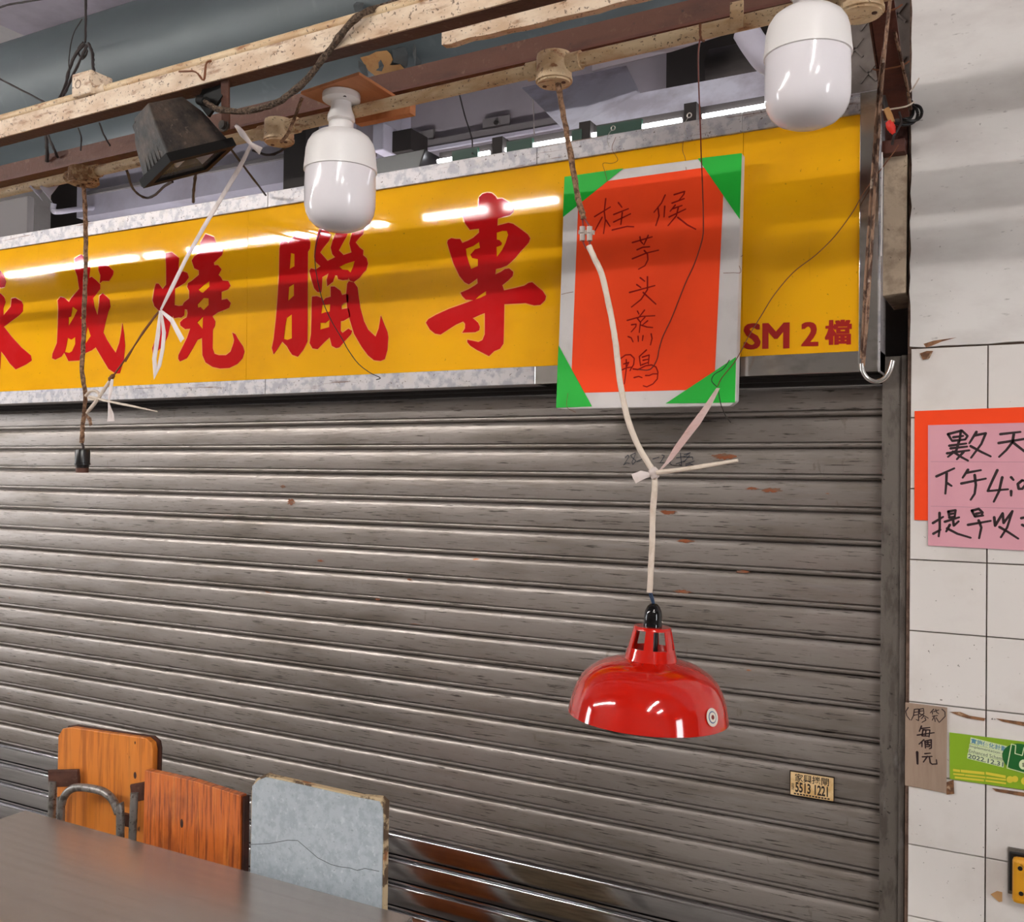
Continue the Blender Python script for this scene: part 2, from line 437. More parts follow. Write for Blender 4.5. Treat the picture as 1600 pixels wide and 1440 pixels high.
while z0 < ZCAP - 0.02:
    z1 = min(z0 + TILE - 0.0012, ZCAP); zb = max(z0 + 0.0012, 0.001)
    for (a, b) in cols:
        key = (round(b - a, 4), round(z1 - zb, 4))
        if key not in tmesh:
            m_ = MB(); w, h = (b - a) / 2, (z1 - zb) / 2; e = 0.0012
            m_.add([(-w, .011, -h), (w, .011, -h), (w, .011, h), (-w, .011, h), (-w, .001, -h), (w, .001, -h), (w, .001, h), (-w, .001, h),
                    (-w + e, 0, -h + e), (w - e, 0, -h + e), (w - e, 0, h - e), (-w + e, 0, h - e)],
                   [(0, 1, 5, 4), (1, 2, 6, 5), (2, 3, 7, 6), (3, 0, 4, 7), (4, 5, 9, 8), (5, 6, 10, 9), (6, 7, 11, 10), (7, 4, 8, 11), (8, 9, 10, 11)])
            me = bpy.data.meshes.new('tile'); me.from_pydata(m_.v, [], m_.f); me.materials.append(MATS['tile_white']); tmesh[key] = me
        o = bpy.data.objects.new('tile', tmesh[key])
        o.location = ((a + b) / 2, random.uniform(0, .0008), (zb + z1) / 2)
        o.rotation_euler = (random.uniform(-.004, .004), 0, random.uniform(-.004, .004))
        finish(o, pil)
    z0 += TILE

obj('wall_left', MB().box(-13, (-4.3) - .02, 0.02, 0.9, 0, 3.75), 'plaster', kind='structure', label='plain wall beyond the left end of the shutter')
obj('wall_far_right', MB().box(PX0 + .77, 8, 0.05, 0.9, 0, 3.75), 'plaster', kind='structure', label='plain wall beyond the tiled pillar')
# flat checker plate behind the post at the top right, the short concrete post and the dark recess
XG0 = W(1381, 880, Y_SHUT).x       # right end of the shutter
zl0, zl1 = W(1400, 461, .0).z, W(1400, 240, .0).z
cp = obj('wall_checker', MB().box(W(1318, 100, .12).x, PX0B, 0.12, 0.15, 2.3, 3.75), 'check_plate', kind='structure', label='brown embossed metal sheet in the corner above the sign')
for i in range(6):
    for j in range(5):
        c = V((-0.36 + i * 0.062 + (j % 2) * .031, 0.118, 2.525 + j * 0.062))
        if c.x > PX0B - .03: continue
        r_ = MB()
        r_.bar(c - V((.018, 0, .022)), c + V((.018, 0, .022)), (0, 1, 0), .005, .005)
        r_.bar(c - V((.018, 0, -.022)), c + V((.018, 0, -.022)), (0, 1, 0), .005, .005)
        obj('ridge', r_, 'check_plate', cp)
lint = MB()
pts = [V((W(1380, 300, .0).x, .0, zl0)), V((PX0B - .004, .0, zl0 + .004)), V((PX0B - .003, .0, zl1 - .004)), V((W(1381, 300, .0).x, .0, zl1))]
obj('wall_stub', lint.prism(pts, (0, .2, 0)), 'concrete_beige', kind='structure', label='stained beige concrete stub between sign and pillar', bevel=.002)
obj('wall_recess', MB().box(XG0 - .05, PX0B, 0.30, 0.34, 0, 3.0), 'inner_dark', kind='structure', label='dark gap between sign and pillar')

# ------------------------------------------------------------------ roller shutter
SP = 0.0748
ZG = 1.6385                         # one groove line
XS0 = -4.3
z_st = 0.557                        # below this the slats are polished steel
shut = thing('roller_shutter', ((XS0 + XG0) / 2, Y_SHUT, 0), 'closed grey metal roller shutter with horizontal slats under the yellow sign', 'shutter')
prof = [(.018, 0), (.001, .0008), (-.0045, .0035), (-.006, .0075), (-.005, .0105), (.004, .0120), (.004, .0135), (-.004, .0150), (-.0052, .022), (-.0062, .04), (-.0055, .058), (-.004, .068), (-.0005, .0715), (.018, .0728), (.018, SP)]
sm_ = {}
def slat_mesh(mt, wv):
    m_ = MB(); n = 12; L_ = XG0 + 0.02 - XS0
    vs_ = []
    for i in range(n + 1):
        dz = 0
        for (y, z) in prof:
            vs_.append((L_ * i / n, y, z))
    k = len(prof)
    m_.add(vs_, [(i * k + j, (i + 1) * k + j, (i + 1) * k + j + 1, i * k + j + 1) for i in range(n) for j in range(k - 1)])
    me = bpy.data.meshes.new('slat'); me.from_pydata(m_.v, [], m_.f); me.materials.append(MATS[mt])
    for p in me.polygons: p.use_smooth = True
    me.set_sharp_from_angle(angle=math.radians(45))
    return me
ms_g, ms_s = slat_mesh('slat_grey', 0), slat_mesh('slat_steel', 0)
k = -22
while ZG + k * SP < 1.86:
    z = ZG + k * SP
    if z > -0.03:
        o = bpy.data.objects.new('slat', ms_s if z + SP / 2 < z_st else ms_g)
        o.location = (XS0, Y_SHUT + random.uniform(-.001, .001), max(z, 0.0))
        finish(o, shut)
    k += 1
# guide rail
gx0, gx1 = XG0 + .001, PX0B - .003
g = MB()
g.box(gx0, gx1, .045, .05, 0.62, 1.915).box(gx0, gx0 + .004, .05, .16, 0.62, 1.915).box(gx1 - .012, gx1, .03, .05, .62, 1.915)
gr = obj('guide_rail', g, 'guide', shut, bevel=.001)
g = MB().box(gx0 - .002, gx1, .043, .05, 0.0, .6195).box(gx0, gx0 + .004, .05, .16, 0, .6195)
obj('guide_foot', g, 'guide_silver', shut, bevel=.001)
obj('head_shade', MB().box(XS0, XG0, .03, .055, 1.866, 1.8745).box(XS0, XG0, .055, .078, 1.857, 1.8745), 'inner_dark', shut)  # dark strips stand in for the shadow line under the sign
# blue pen note on the shutter
note = MB()
strokes(note, [[(95, 195), (130, 165), (140, 190), (75, 290)], [(75, 290), (110, 262), (150, 270)], [(220, 140), (165, 165), (175, 190), (230, 240), (190, 285), (180, 250), (215, 180), (220, 140)],
               [(240, 245), (320, 210)], [(345, 225), (340, 270), (370, 250)], [(440, 215), (520, 190)], [(555, 165), (585, 175), (560, 220), (530, 265), (570, 260)], [(690, 200), (650, 270), (680, 290)],
               [(735, 200), (840, 180)], [(785, 140), (800, 300), (770, 280)], [(730, 275), (840, 240)], [(830, 160), (910, 135), (850, 170)], [(815, 185), (935, 190), (940, 220)], [(830, 250), (900, 170)],
               [(850, 280), (960, 240)], [(850, 300), (905, 275), (950, 295)]], 965, 690, .125, Y_SHUT - .0096, .0011)
MATS['ink_blue'] = mat('ink_blue', srgb(22, 26, 44), .5)
obj('pen_note', note, 'ink_blue', shut, label='handwritten dark blue pen note')
for (u_, v_, rx_, rz_) in ((1131, 713, 16, 5), (1125, 712, 10, 3), (1205, 765, 15, 3.5), (1175, 763, 9, 2), (1044, 800, 14, 3), (1070, 845, 13, 2.5), (455, 784, 9, 6), (442, 760, 7, 2.5), (500, 876, 8, 2), (1066, 924, 14, 2.5), (590, 936, 6, 2), (640, 905, 5, 2), (1160, 893, 10, 2)):
    c = W(u_, v_, Y_SHUT - .0078); k_ = .0019
    obj('rust_stain', MB().add([c + V((math.cos(t) * rx_ * k_ * random.uniform(.55, 1.1), 0, math.sin(t) * rz_ * k_ * random.uniform(.5, 1.1))) for t in [i * math.pi / 13 for i in range(26)]], [tuple(range(26))]), 'rust', shut)
# repair sticker on the shutter
ys = Y_SHUT - .0105
st = thing('repair_sticker', W(1270, 1228, ys), 'small gold sticker with phone number 5513 1221 low on the shutter', 'sticker')
a_, b_, c_, d_ = W(1234, 1203, ys), W(1304, 1213, ys), W(1302, 1251, ys), W(1234, 1241, ys)
zt, zb = (a_.z + b_.z) / 2, (c_.z + d_.z) / 2
obj('backing', MB().box(a_.x, b_.x, ys - .0004, ys + .001, zb, zt), 'ink', st)
obj('face', MB().box(a_.x + .0022, b_.x - .0022, ys - .0009, ys - .0004, zb + .0006, zt - .003), 'sticker_gold', st)
def sq(x0, x1, z1_, z0_):   # fractions of the sticker
    X = lambda t: a_.x + (b_.x - a_.x) * t; Z = lambda t: zt + (zb - zt) * t
    return (V((X(x0), ys - .0011, Z(z1_))), V((X(x1), ys - .0011, Z(z1_))), V((X(x0), ys - .0011, Z(z0_))))
t_ = MB(); z_ = V((0, 0, 0))
text_quad(t_, '家興捲閘', *sq(.12, .88, .09, .42), weight=.012, off=z_)
text_quad(t_, '5513 1221', *sq(.13, .86, .44, .86), weight=.03, off=z_)
text_quad(t_, '安裝', *[q for q in sq(.045, .10, .5, .8)], weight=.01, off=z_)
for i in range(12):
    x = .1 + i * .068
    q = sq(x, x + .05, .9, .96); t_.add([q[0], q[1], q[1] + (q[2] - q[0]), q[2]], [(0, 1, 2, 3)])
obj('print', t_, 'ink', st)

# ------------------------------------------------------------------ yellow shop sign
ZT, ZB, FT = 2.487, 1.875, 0.046
XR = W(1343, 360, Y_SIGN).x         # right end of the yellow face
XRF = W(1377, 400, Y_SIGN).x        # right end of the frame
XL = -4.15
sign = thing('shop_sign', ((XL + XR) / 2, Y_SIGN + .04, ZB), 'long yellow shop sign with red calligraphy in a galvanised frame', 'sign')
YF = Y_SIGN + .004
seams = [XL + FT, W(385, 450, Y_SIGN).x, W(1159, 430, Y_SIGN).x, XR]
for i in range(3):
    obj('panel', MB().box(seams[i] + .0005, seams[i + 1] - .0005, YF, YF + .006, ZB + FT - .004, ZT - FT + .004), 'sign_yellow', sign)
fx = [XL, W(36, 380, Y_SIGN).x - .3, W(420, 310, Y_SIGN).x, W(840, 240, Y_SIGN).x, W(1160, 180, Y_SIGN).x, XRF]
for i in range(5):
    obj('frame_top', MB().box(fx[i] + .0004, fx[i + 1] - .0004, Y_SIGN - .004, Y_SIGN + .08, ZT - FT, ZT), 'galv', sign, bevel=.0015)
    obj('frame_bottom', MB().box(fx[i] + .0004, fx[i + 1] - .0004 if i < 4 else XRF, Y_SIGN - .004, Y_SIGN + .08, ZB, ZB + FT), 'galv' if i < 3 else 'polished', sign, bevel=.0015)
obj('frame_side', MB().box(XR, XRF - .0045, Y_SIGN - .005, Y_SIGN + .08, ZB + .002, ZT - .001), 'polished', sign, bevel=.0015)
obj('frame_lip', MB().box(XRF - .004, XRF, Y_SIGN - .009, Y_SIGN + .08, ZB - .002, ZT), 'galv', sign, bevel=.001)
obj('frame_side', MB().box(XL, XL + FT, Y_SIGN - .0045, Y_SIGN + .08, ZB + FT, ZT - FT), 'galv', sign)
obj('back_box', MB().box(XL + .01, XRF - .012, Y_SIGN + .02, Y_SIGN + .078, ZB + .01, ZT - .01), 'inner_dark', sign)
CH = {
 'zhuan': (660, 300, 200 / 1108, [[(490,45),(520,15),(560,5),(600,10),(630,35),(645,60),(690,55),(735,80),(765,100),(790,140),(785,170),(755,200),(710,210),(655,225),(650,235),(648,290),(690,280),(745,265),(785,275),(850,320),(910,365),(932,400),(920,435),(885,475),(850,510),(800,570),(760,610),(730,635),(680,655),(635,665),(630,712),(680,690),(715,665),(750,660),(785,690),(780,725),(740,765),(690,805),(705,850),(800,830),(880,810),(920,785),(950,780),(990,815),(1040,855),(1068,900),(1060,935),(1020,975),(965,980),(890,960),(800,965),(708,970),(705,1150),(700,1310),(670,1355),(620,1375),(575,1418),(520,1390),(470,1365),(415,1330),(390,1300),(388,1278),(430,1285),(485,1297),(520,1280),(540,1230),(540,1100),(540,1045),(500,1060),(435,1090),(480,1130),(495,1165),(490,1195),(455,1212),(345,1216),(368,1180),(370,1140),(352,1118),(290,1145),(220,1190),(155,1232),(110,1225),(65,1190),(30,1130),(50,1100),(120,1060),(230,1010),(330,975),(440,935),(375,930),(345,900),(330,870),(400,840),(450,810),(478,790),(475,745),(435,775),(400,798),(365,780),(320,725),(270,620),(235,510),(215,440),(220,415),(250,398),(290,405),(325,405),(345,440),(395,420),(440,395),(490,350),(490,315),(445,320),(410,325),(370,270),(350,208),(400,185),(485,150)],
   [(642,350),(690,335),(730,335),(742,370),(720,440),(690,500),(642,565),(640,475),(680,460),(688,440),(665,415),(642,410)],
   [(375,490),(440,465),(490,430),(498,482),(455,495),(415,540),(430,570),(480,580),(480,640),(420,665),(400,610),(380,540)],
   [(455,928),(490,895),(550,855),(550,890),(500,915)]]),
 'lap_moon': (420, 330, 1 / 6, [[(135,265),(185,295),(220,250),(260,215),(310,215),(370,250),(388,290),(385,345),(365,380),(362,700),(362,1000),(360,1220),(320,1300),(270,1362),(220,1345),(195,1310),(170,1265),(125,1220),(95,1265),(45,1338),(28,1280),(45,1200),(65,1020),(80,850),(95,600),(100,350),(110,300)],
   [(205,390),(240,400),(240,515),(195,540)], [(188,710),(235,680),(235,790),(180,840)], [(165,1000),(215,965),(215,1190),(175,1205),(138,1195),(150,1090)]]),
 'lap_top': (420, 330, 1 / 6, [[(475,160),(530,165),(585,220),(560,280),(510,340),(480,385),(520,430),(550,465),(620,430),(595,400),(580,340),(600,270),(630,200),(645,115),(690,125),(745,180),(730,230),(690,300),(655,365),(700,410),(775,385),(755,300),(775,220),(795,115),(830,110),(890,170),(880,215),(845,250),(812,290),(850,340),(885,365),(882,410),(915,440),(928,490),(910,550),(880,580),(850,620),(795,662),(760,650),(745,620),(740,640),(690,645),(650,635),(640,600),(620,600),(600,660),(548,700),(542,640),(560,580),(500,615),(495,720),(490,760),(455,755),(425,720),(400,640),(380,560),(395,535),(440,545),(485,515),(440,475),(425,430),(430,350),(445,260)],
   [(660,520),(720,490),(805,465),(790,520),(765,575),(740,550),(690,545)]]),
 'lap_long': (420, 330, 1 / 6, [[(735,680),(750,655),(795,664),(830,715),(840,800),(855,900),(890,1030),(930,1110),(1000,1175),(1030,1100),(1050,980),(1080,1060),(1110,1130),(1118,1180),(1110,1300),(1085,1385),(1045,1402),(985,1395),(930,1350),(870,1270),(800,1150),(760,1020),(735,900),(725,780)]]),
 'lap_body': (420, 330, 1 / 6, [[(405,800),(450,795),(490,810),(510,840),(530,815),(580,800),(580,705),(615,705),(670,745),(685,785),(725,775),(745,785),(748,850),(700,860),(680,880),(680,920),(750,905),(765,985),(700,1025),(672,1030),(672,1120),(690,1140),(745,1100),(780,1120),(770,1150),(715,1210),(660,1275),(630,1282),(590,1260),(570,1180),(520,1225),(455,1292),(410,1285),(382,1235),(395,1150),(400,1000),(402,850)],
   [(500,880),(575,870),(570,940),(530,945),(490,960)], [(480,1045),(530,1045),(570,1010),(565,1085),(480,1108)]]),
 'shao': (230, 355, 170 / 1064, [[(180,255),(240,245),(310,300),(300,470),(350,430),(390,445),(405,490),(370,540),(270,600),(265,760),(310,770),(345,765),(360,735),(410,695),(410,620),(390,580),(400,545),(440,520),(505,465),(505,420),(460,400),(435,325),(460,285),(520,245),(520,150),(570,65),(650,95),(675,160),(720,180),(743,215),(730,270),(650,345),(655,370),(690,370),(725,410),(695,465),(720,490),(735,520),(790,525),(812,570),(790,605),(725,630),(725,710),(780,700),(815,740),(800,785),(770,800),(690,830),(635,868),(665,920),(660,965),(640,1000),(637,1180),(655,1235),(700,1250),(770,1250),(815,1215),(845,1130),(850,1100),(832,1030),(860,1045),(890,1100),(935,1165),(950,1215),(930,1280),(880,1335),(800,1375),(710,1380),(640,1365),(570,1320),(540,1250),(535,1080),(490,1100),(440,1190),(385,1280),(320,1310),(303,1285),(305,1250),(345,1170),(390,1080),(420,990),(370,995),(325,960),(320,930),(350,900),(385,880),(395,840),(390,805),(365,800),(360,860),(330,882),(300,880),(262,888),(250,860),(225,940),(200,1060),(160,1150),(110,1200),(55,1240),(50,1180),(120,1000),(140,880),(110,810),(70,770),(52,710),(70,600),(85,550),(110,550),(150,605),(185,560),(185,400)],
   [(500,610),(550,565),(608,525),(608,580),(545,640),(520,630)], [(490,755),(550,690),(600,695),(600,760),(550,810),(520,780),(495,785)], [(487,930),(545,870),(540,995)]]),
 'cheng': (0, 390, 200 / 1440, [[(915,55),(965,100),(1000,155),(1012,210),(1000,320),(1030,305),(1080,345),(1125,390),(1125,440),(1045,545),(1060,640),(1095,740),(1110,640),(1120,520),(1155,490),(1230,560),(1240,640),(1215,700),(1190,800),(1160,930),(1200,1010),(1250,1090),(1300,1160),(1340,1050),(1360,950),(1375,830),(1395,950),(1405,1080),(1390,1250),(1345,1390),(1300,1392),(1220,1340),(1160,1240),(1075,1095),(1030,1130),(940,1170),(890,1245),(770,1252),(745,1200),(720,1155),(690,1200),(620,1235),(585,1220),(590,1170),(640,1050),(650,850),(655,650),(648,570),(680,530),(720,540),(775,590),(800,545),(890,440),(870,300),(838,210),(838,100),(870,80)],
   [(815,640),(870,680),(830,760),(770,860),(770,760),(795,750)], [(760,990),(800,1010),(845,980),(845,1060),(810,1140),(780,1160),(728,1150),(745,1080)], [(985,860),(1020,970),(960,1060),(965,950)], [(900, 765), (955, 690), (955, 790), (925, 790)]]),
 'cheng_dot': (0, 390, 200 / 1440, [[(1110,185),(1150,172),(1220,185),(1275,240),(1270,280),(1225,350),(1150,350),(1122,375),(1130,290),(1108,230)]]),
 'wing_dot': (0, 390, 200 / 1440, [[(0,235),(40,290),(68,360),(50,420),(10,428),(-60,390),(-110,300),(-80,230)]]),
 'wing': (0, 390, 200 / 1440, [[(-150,520),(-60,480),(0,490),(45,530),(60,590),(35,660),(38,740),(120,640),(130,550),(170,540),(240,580),(258,620),(255,690),(210,740),(40,865),(130,980),(240,1100),(345,1190),(355,1245),(290,1290),(250,1310),(175,1345),(110,1280),(50,1190),(10,1140),(0,1340),(-50,1420),(-130,1440),(-200,1370),(-130,1330),(-110,1250),(-110,850),(-170,950),(-300,1120),(-420,1220),(-440,1180),(-330,1050),(-230,860),(-330,850),(-360,790),(-200,740),(-110,700),(-110,600)]]),
}
WORD = {'zhuan': ['zhuan'], 'lap': ['lap_moon', 'lap_top', 'lap_long', 'lap_body'], 'shao': ['shao'], 'cheng': ['cheng', 'cheng_dot'], 'wing': ['wing', 'wing_dot']}
for wname, subs in WORD.items():
    mb = MB()
    for q in subs:
        ox, oy, sc, loops = CH[q]
        L_ = [px(l, ox, oy, sc, YF - .0016) for l in loops]
        mb.prism(L_[0], (0, .0014, 0), L_[1:])
    ch = obj('character', mb, 'sign_red', sign)
    rim = MB()
    for q in subs:
        ox, oy, sc, loops = CH[q]
        for l in loops[:1]:
            P = px(l, ox, oy, sc, YF - .0004)
            rim.ribbon(P + [P[0]], .0026, .0026, (0, -1, 0))
    obj('outline', rim, 'red_outline', ch)
mb = MB()
yt = YF - .0004
def pxtext(mb, s, x0, x1, y0, y1, y, weight=0.0, slope=0.0, off=V((0, -.0006, 0))):
    tl, bl = W(x0, y0, y), W(x0, y1, y); tr = W(x1, y0 + slope * (x1 - x0), y)
    return text_quad(mb, s, V((tl.x, y, tl.z)), V((tr.x, y, tr.z if slope else tl.z)), V((tl.x, y, bl.z)), weight, off)
for dx in (-.0028, -.001, .001, .0028):
    for dz in (-.0012, .0012):
        o_ = V((dx, -.0006 + dx * .02 + dz * .03, dz))
        pxtext(mb, 'SM', 1164, 1232, 506, 545, yt, 0, -.03, o_)
        pxtext(mb, '2', 1254, 1277, 504, 540, yt, 0, -.03, o_)
        pxtext(mb, '檔', 1291, 1329, 501, 538, yt, 0, -.03, o_)
obj('stall_number', mb, 'sign_red_dark', sign, label='dark red lettering SM 2 with one Chinese character')

# ------------------------------------------------------------------ orange menu board hung in front of the sign
YB = -0.085
bo = (840, 220, 420 / 1375)
board = thing('menu_board', W(1012, 634, YB + .012), 'hanging white board with orange sheet and green taped corners', 'menu board')
P = lambda l, y: px(l, *bo, y)
obj('backing', MB().prism(P([(136, 182), (1046, 62), (1030, 700), (1015, 1330), (985, 1356), (150, 1372), (95, 1366)], YB), (0, .026, 0)), 'board_white', board, bevel=.003)
obj('sheet', MB().prism(P([(212, 226), (957, 122), (903, 1270), (170, 1290)], YB - .0002), (0, -.0006, 0)), 'paper_orange', board)
for tri in ([(138, 184), (440, 140), (130, 390)], [(820, 90), (1045, 63), (1035, 402)], [(107, 1045), (278, 1358), (95, 1365)], [(1015, 1105), (1010, 1338), (655, 1343)]):
    obj('corner_tape', MB().prism(P(tri, YB - .0010), (0, -.0006, 0)), 'paper_green', board)
yb = YB - .0014
A_ = (920, 290, .1125)
B_ = (960, 480, 100 / 1029)
write(board, 'marker_red', [([[(80, 430), (300, 295)], [(235, 180), (215, 360), (230, 480), (205, 665)], [(185, 440), (65, 660)], [(240, 480), (295, 565)], [(410, 235), (460, 300)], [(345, 400), (550, 320)], [(345, 505), (580, 390)], [(465, 375), (445, 540)], [(325, 615), (530, 565), (625, 570)],
             [(1060, 130), (1010, 240), (905, 370)], [(960, 300), (975, 420), (930, 555)], [(1055, 285), (1045, 435)], [(1185, 125), (1330, 80), (1320, 120), (1255, 200)], [(1155, 242), (1325, 180)], [(1200, 270), (1130, 355)], [(1160, 322), (1295, 275)], [(1115, 435), (1345, 325)], [(1245, 295), (1215, 420), (1100, 555)], [(1235, 440), (1370, 545), (1485, 605)],
             [(605, 790), (880, 710)], [(710, 710), (720, 770), (750, 805)], [(825, 690), (765, 820)], [(670, 890), (750, 855), (845, 848)], [(605, 1015), (800, 935), (970, 895)], [(770, 900), (815, 950), (820, 1030), (780, 1110), (690, 1160)]], [9, 10, 6], A_, yb, .0019),
    ([[(525, 700), (548, 718)], [(507, 735), (528, 750)], [(470, 775), (600, 740)], [(562, 695), (562, 760), (530, 810), (480, 850)], [(540, 775), (605, 835)]], [5], bo, yb, .0019),
    ([[(370, 60), (395, 108)], [(485, 45), (385, 170)], [(205, 210), (440, 145), (650, 135)], [(370, 180), (420, 240), (410, 310), (400, 405)], [(490, 160), (425, 230)], [(275, 280), (350, 270), (345, 310), (270, 395)], [(535, 215), (460, 275)], [(430, 285), (520, 315), (615, 325)], [(220, 470), (270, 490), (300, 555)], [(380, 465), (385, 550)], [(460, 455), (450, 535)], [(590, 425), (605, 500), (580, 605)],
             [(60, 860), (90, 830), (180, 765), (260, 760), (320, 820), (310, 920), (270, 980), (250, 1020)], [(190, 840), (190, 1000), (160, 1230)], [(150, 910), (230, 885), (200, 950)], [(110, 1010), (200, 970), (290, 960)], [(515, 685), (400, 790), (420, 940)], [(450, 800), (560, 765), (545, 910)], [(460, 850), (540, 835)], [(440, 925), (540, 885)],
             [(300, 990), (380, 1000), (500, 940), (600, 925), (670, 960), (700, 1040), (690, 1150), (620, 1230), (520, 1278), (465, 1260)], [(315, 1130), (390, 1110), (445, 1130)], [(500, 1095), (560, 1095), (620, 1070), (690, 1070)]], [12, 11], B_, yb, .0017)])
# little wires the board hangs from
def wire(name, pts, r, m, label, cat, parent=None, jit=.1, group=None, seg=6, sub=5, smooth=True):
    mb_ = MB().tube([W(*p) for p in pts], r, seg, jit, smooth, sub)
    return obj(name, mb_, m, parent, True, label=label, cat=cat, group=group)
b2 = lambda u, v, y: (bo[0] + u * bo[2], bo[1] + v * bo[2], y)
for q in ([b2(400, -20, -.038), b2(380, 40, -.04), b2(410, 95, -.05), b2(380, 115, -.06), b2(335, 115, -.07), b2(345, 160, -.09), b2(357, 208, -.089)],
          [b2(745, 0, -.038), b2(742, 50, -.045), b2(755, 90, -.07), b2(760, 148, -.089)],
          [b2(122, 785, -.089), b2(150, 778, -.091), b2(183, 772, -.0885)],
          [b2(950, 676, -.0885), b2(1000, 674, -.091), b2(1040, 670, -.087), b2(1022, 610, -.08), b2(1050, 585, -.07)],
          [b2(155, 1290, -.0885), b2(150, 1360, -.095), b2(195, 1388, -.09)]):
    wire('tie_wire', q, .0006, 'wire_rust', None, None, board)

# wire eyelets on top of the sign frame
for (ex, ey, nm) in ((958, 200, 'left'), (1077, 180, 'right')):
    mb = MB()
    c = W(ex, ey, Y_SIGN + .01)
    mb.tube([c + V((math.cos(t) * .0055, 0, math.sin(t) * .0055)) for t in [i * math.pi / 5 for i in range(11)]], .0012, 6, 0, True, 2)
    mb.tube([c - V((0, 0, .005)), c + V((.004, -.03, -.02)), c + V((.0, -.038, -.04)), c + V((.006, -.038, -.06))], .0007, 6, 0)
    obj('eyelet', mb, 'wire_silver', None, True, label='small %s metal eyelet with wire on top of the sign frame, above the orange board' % nm, cat='eyelet', group='eyelets on the sign frame')

# ------------------------------------------------------------------ papers on the pillar
yp = -0.0025
pp = thing('notice_sheet', W(1560, 812, yp), 'orange paper sheet taped to the pillar behind the pink note', 'paper')
def rectpx(x0, y0, x1, y1, y, dx=0):
    a = W(x0, y0, y); b = W(x0, y1, y); x1w = W(x1, y0, y).x
    return a.x, x1w, b.z, a.z
ax, bx_, az, bz = rectpx(1429, 642, 1690, 812, yp)
obj('sheet', MB().prism([V((ax, yp, bz)), V((bx_, yp, bz + .006)), V((bx_, yp, az - .004)), V((ax + .001, yp, az))], (0, .001, 0)), 'paper_orange', pp)
yk = -0.0045
pk = thing('handwritten_note', W(1560, 855, yk), 'pink paper note with black brush writing on the pillar', 'paper')
q0 = [W(1450, 664, yk), W(1690, 657, yk), W(1690, 864, yk), W(1450, 852, yk)]
zmid = (q0[0].z, q0[3].z)
q0[1].z = q0[0].z + .004; q0[2].z = q0[3].z - .003
obj('sheet', MB().prism(q0, (0, .001, 0)), 'pink_paper', pk)
for fy in (721, 790.5):
    a = W(1451, fy, yk - .0003); obj('fold', MB().box(a.x + .004, q0[1].x, yk - .0006, yk - .0002, a.z - .0004, a.z + .0004), 'fold_line', pk)
C_ = (1450, 660, 150 / 1080)

write(pk, 'marker_black', [([[(225, 130), (270, 205)], [(225, 130), (380, 90), (445, 150), (420, 190)], [(370, 90), (355, 205)], [(285, 165), (395, 150)], [(275, 205), (420, 190)], [(240, 260), (430, 235)], [(350, 205), (320, 310), (225, 385)], [(255, 290), (440, 270)], [(215, 345), (465, 312)], [(280, 325), (370, 385), (450, 428)], [(400, 330), (325, 412)],
             [(545, 105), (465, 232)], [(525, 145), (650, 120), (600, 240), (485, 395)], [(480, 265), (600, 330), (705, 380)],
             [(815, 130), (1040, 105)], [(795, 230), (1080, 185), (1110, 180)], [(965, 130), (950, 220), (880, 310), (800, 385)], [(955, 222), (1080, 320), (1150, 370)],
             [(95, 605), (295, 515)], [(210, 570), (205, 690), (195, 800)], [(215, 680), (265, 712)],
             [(450, 530), (390, 620)], [(430, 565), (595, 535)], [(375, 685), (650, 630)], [(525, 590), (538, 700), (525, 800), (480, 868)],
             [(780, 535), (725, 650), (672, 770), (900, 750)], [(835, 615), (800, 770), (740, 890)], [(935, 615), (962, 645)], [(935, 770), (935, 822)], [(1060, 650), (1010, 690), (1020, 745), (1060, 745), (1095, 700), (1090, 655), (1060, 650)],
             [(55, 1130), (170, 1060)], [(130, 1015), (132, 1180), (120, 1280)], [(60, 1250), (140, 1205)], [(230, 1000), (240, 1065)], [(230, 1000), (310, 985), (300, 1060)], [(240, 1030), (300, 1020)], [(240, 1068), (300, 1058)], [(190, 1115), (350, 1065)], [(280, 1080), (290, 1160), (345, 1110)], [(245, 1150), (205, 1225)], [(215, 1190), (330, 1250), (480, 1295)],
             [(495, 990), (525, 1055)], [(495, 990), (570, 970), (615, 1010), (600, 1050)], [(540, 1025), (590, 1015)], [(530, 1055), (620, 1045)], [(450, 1150), (705, 1105)], [(570, 1100), (600, 1180), (575, 1300)],
             [(745, 1065), (755, 1160), (840, 1020), (850, 1130), (950, 995), (890, 1180), (820, 1290)], [(805, 1175), (900, 1230), (1015, 1305)], [(1050, 1075), (1120, 1060)], [(1060, 1150), (1110, 1180)]], [14, 4, 3, 4, 2, 2, 1, 11, 6, 2, 2], C_, yk - .0003, .0028)])
# cardboard price tag
yc = -0.004
cb = thing('cardboard_tag', W(1446, 1240, yc), 'narrow brown cardboard tag with black handwriting at the pillar edge', 'cardboard tag')
a, b = W(1414.5, 1097, yc), W(1480, 1104, yc); c = W(1478, 1240, yc); d = W(1413, 1228, yc)
obj('card', MB().prism([a, V((b.x, yc, a.z - .001)), V((b.x - .0005, yc, (c.z + d.z) / 2)), V((a.x, yc, d.z + .002))], (0, .003, 0)), 'cardboard', cb, bevel=.0004)
D_ = (1410, 1095, 80 / 1047)

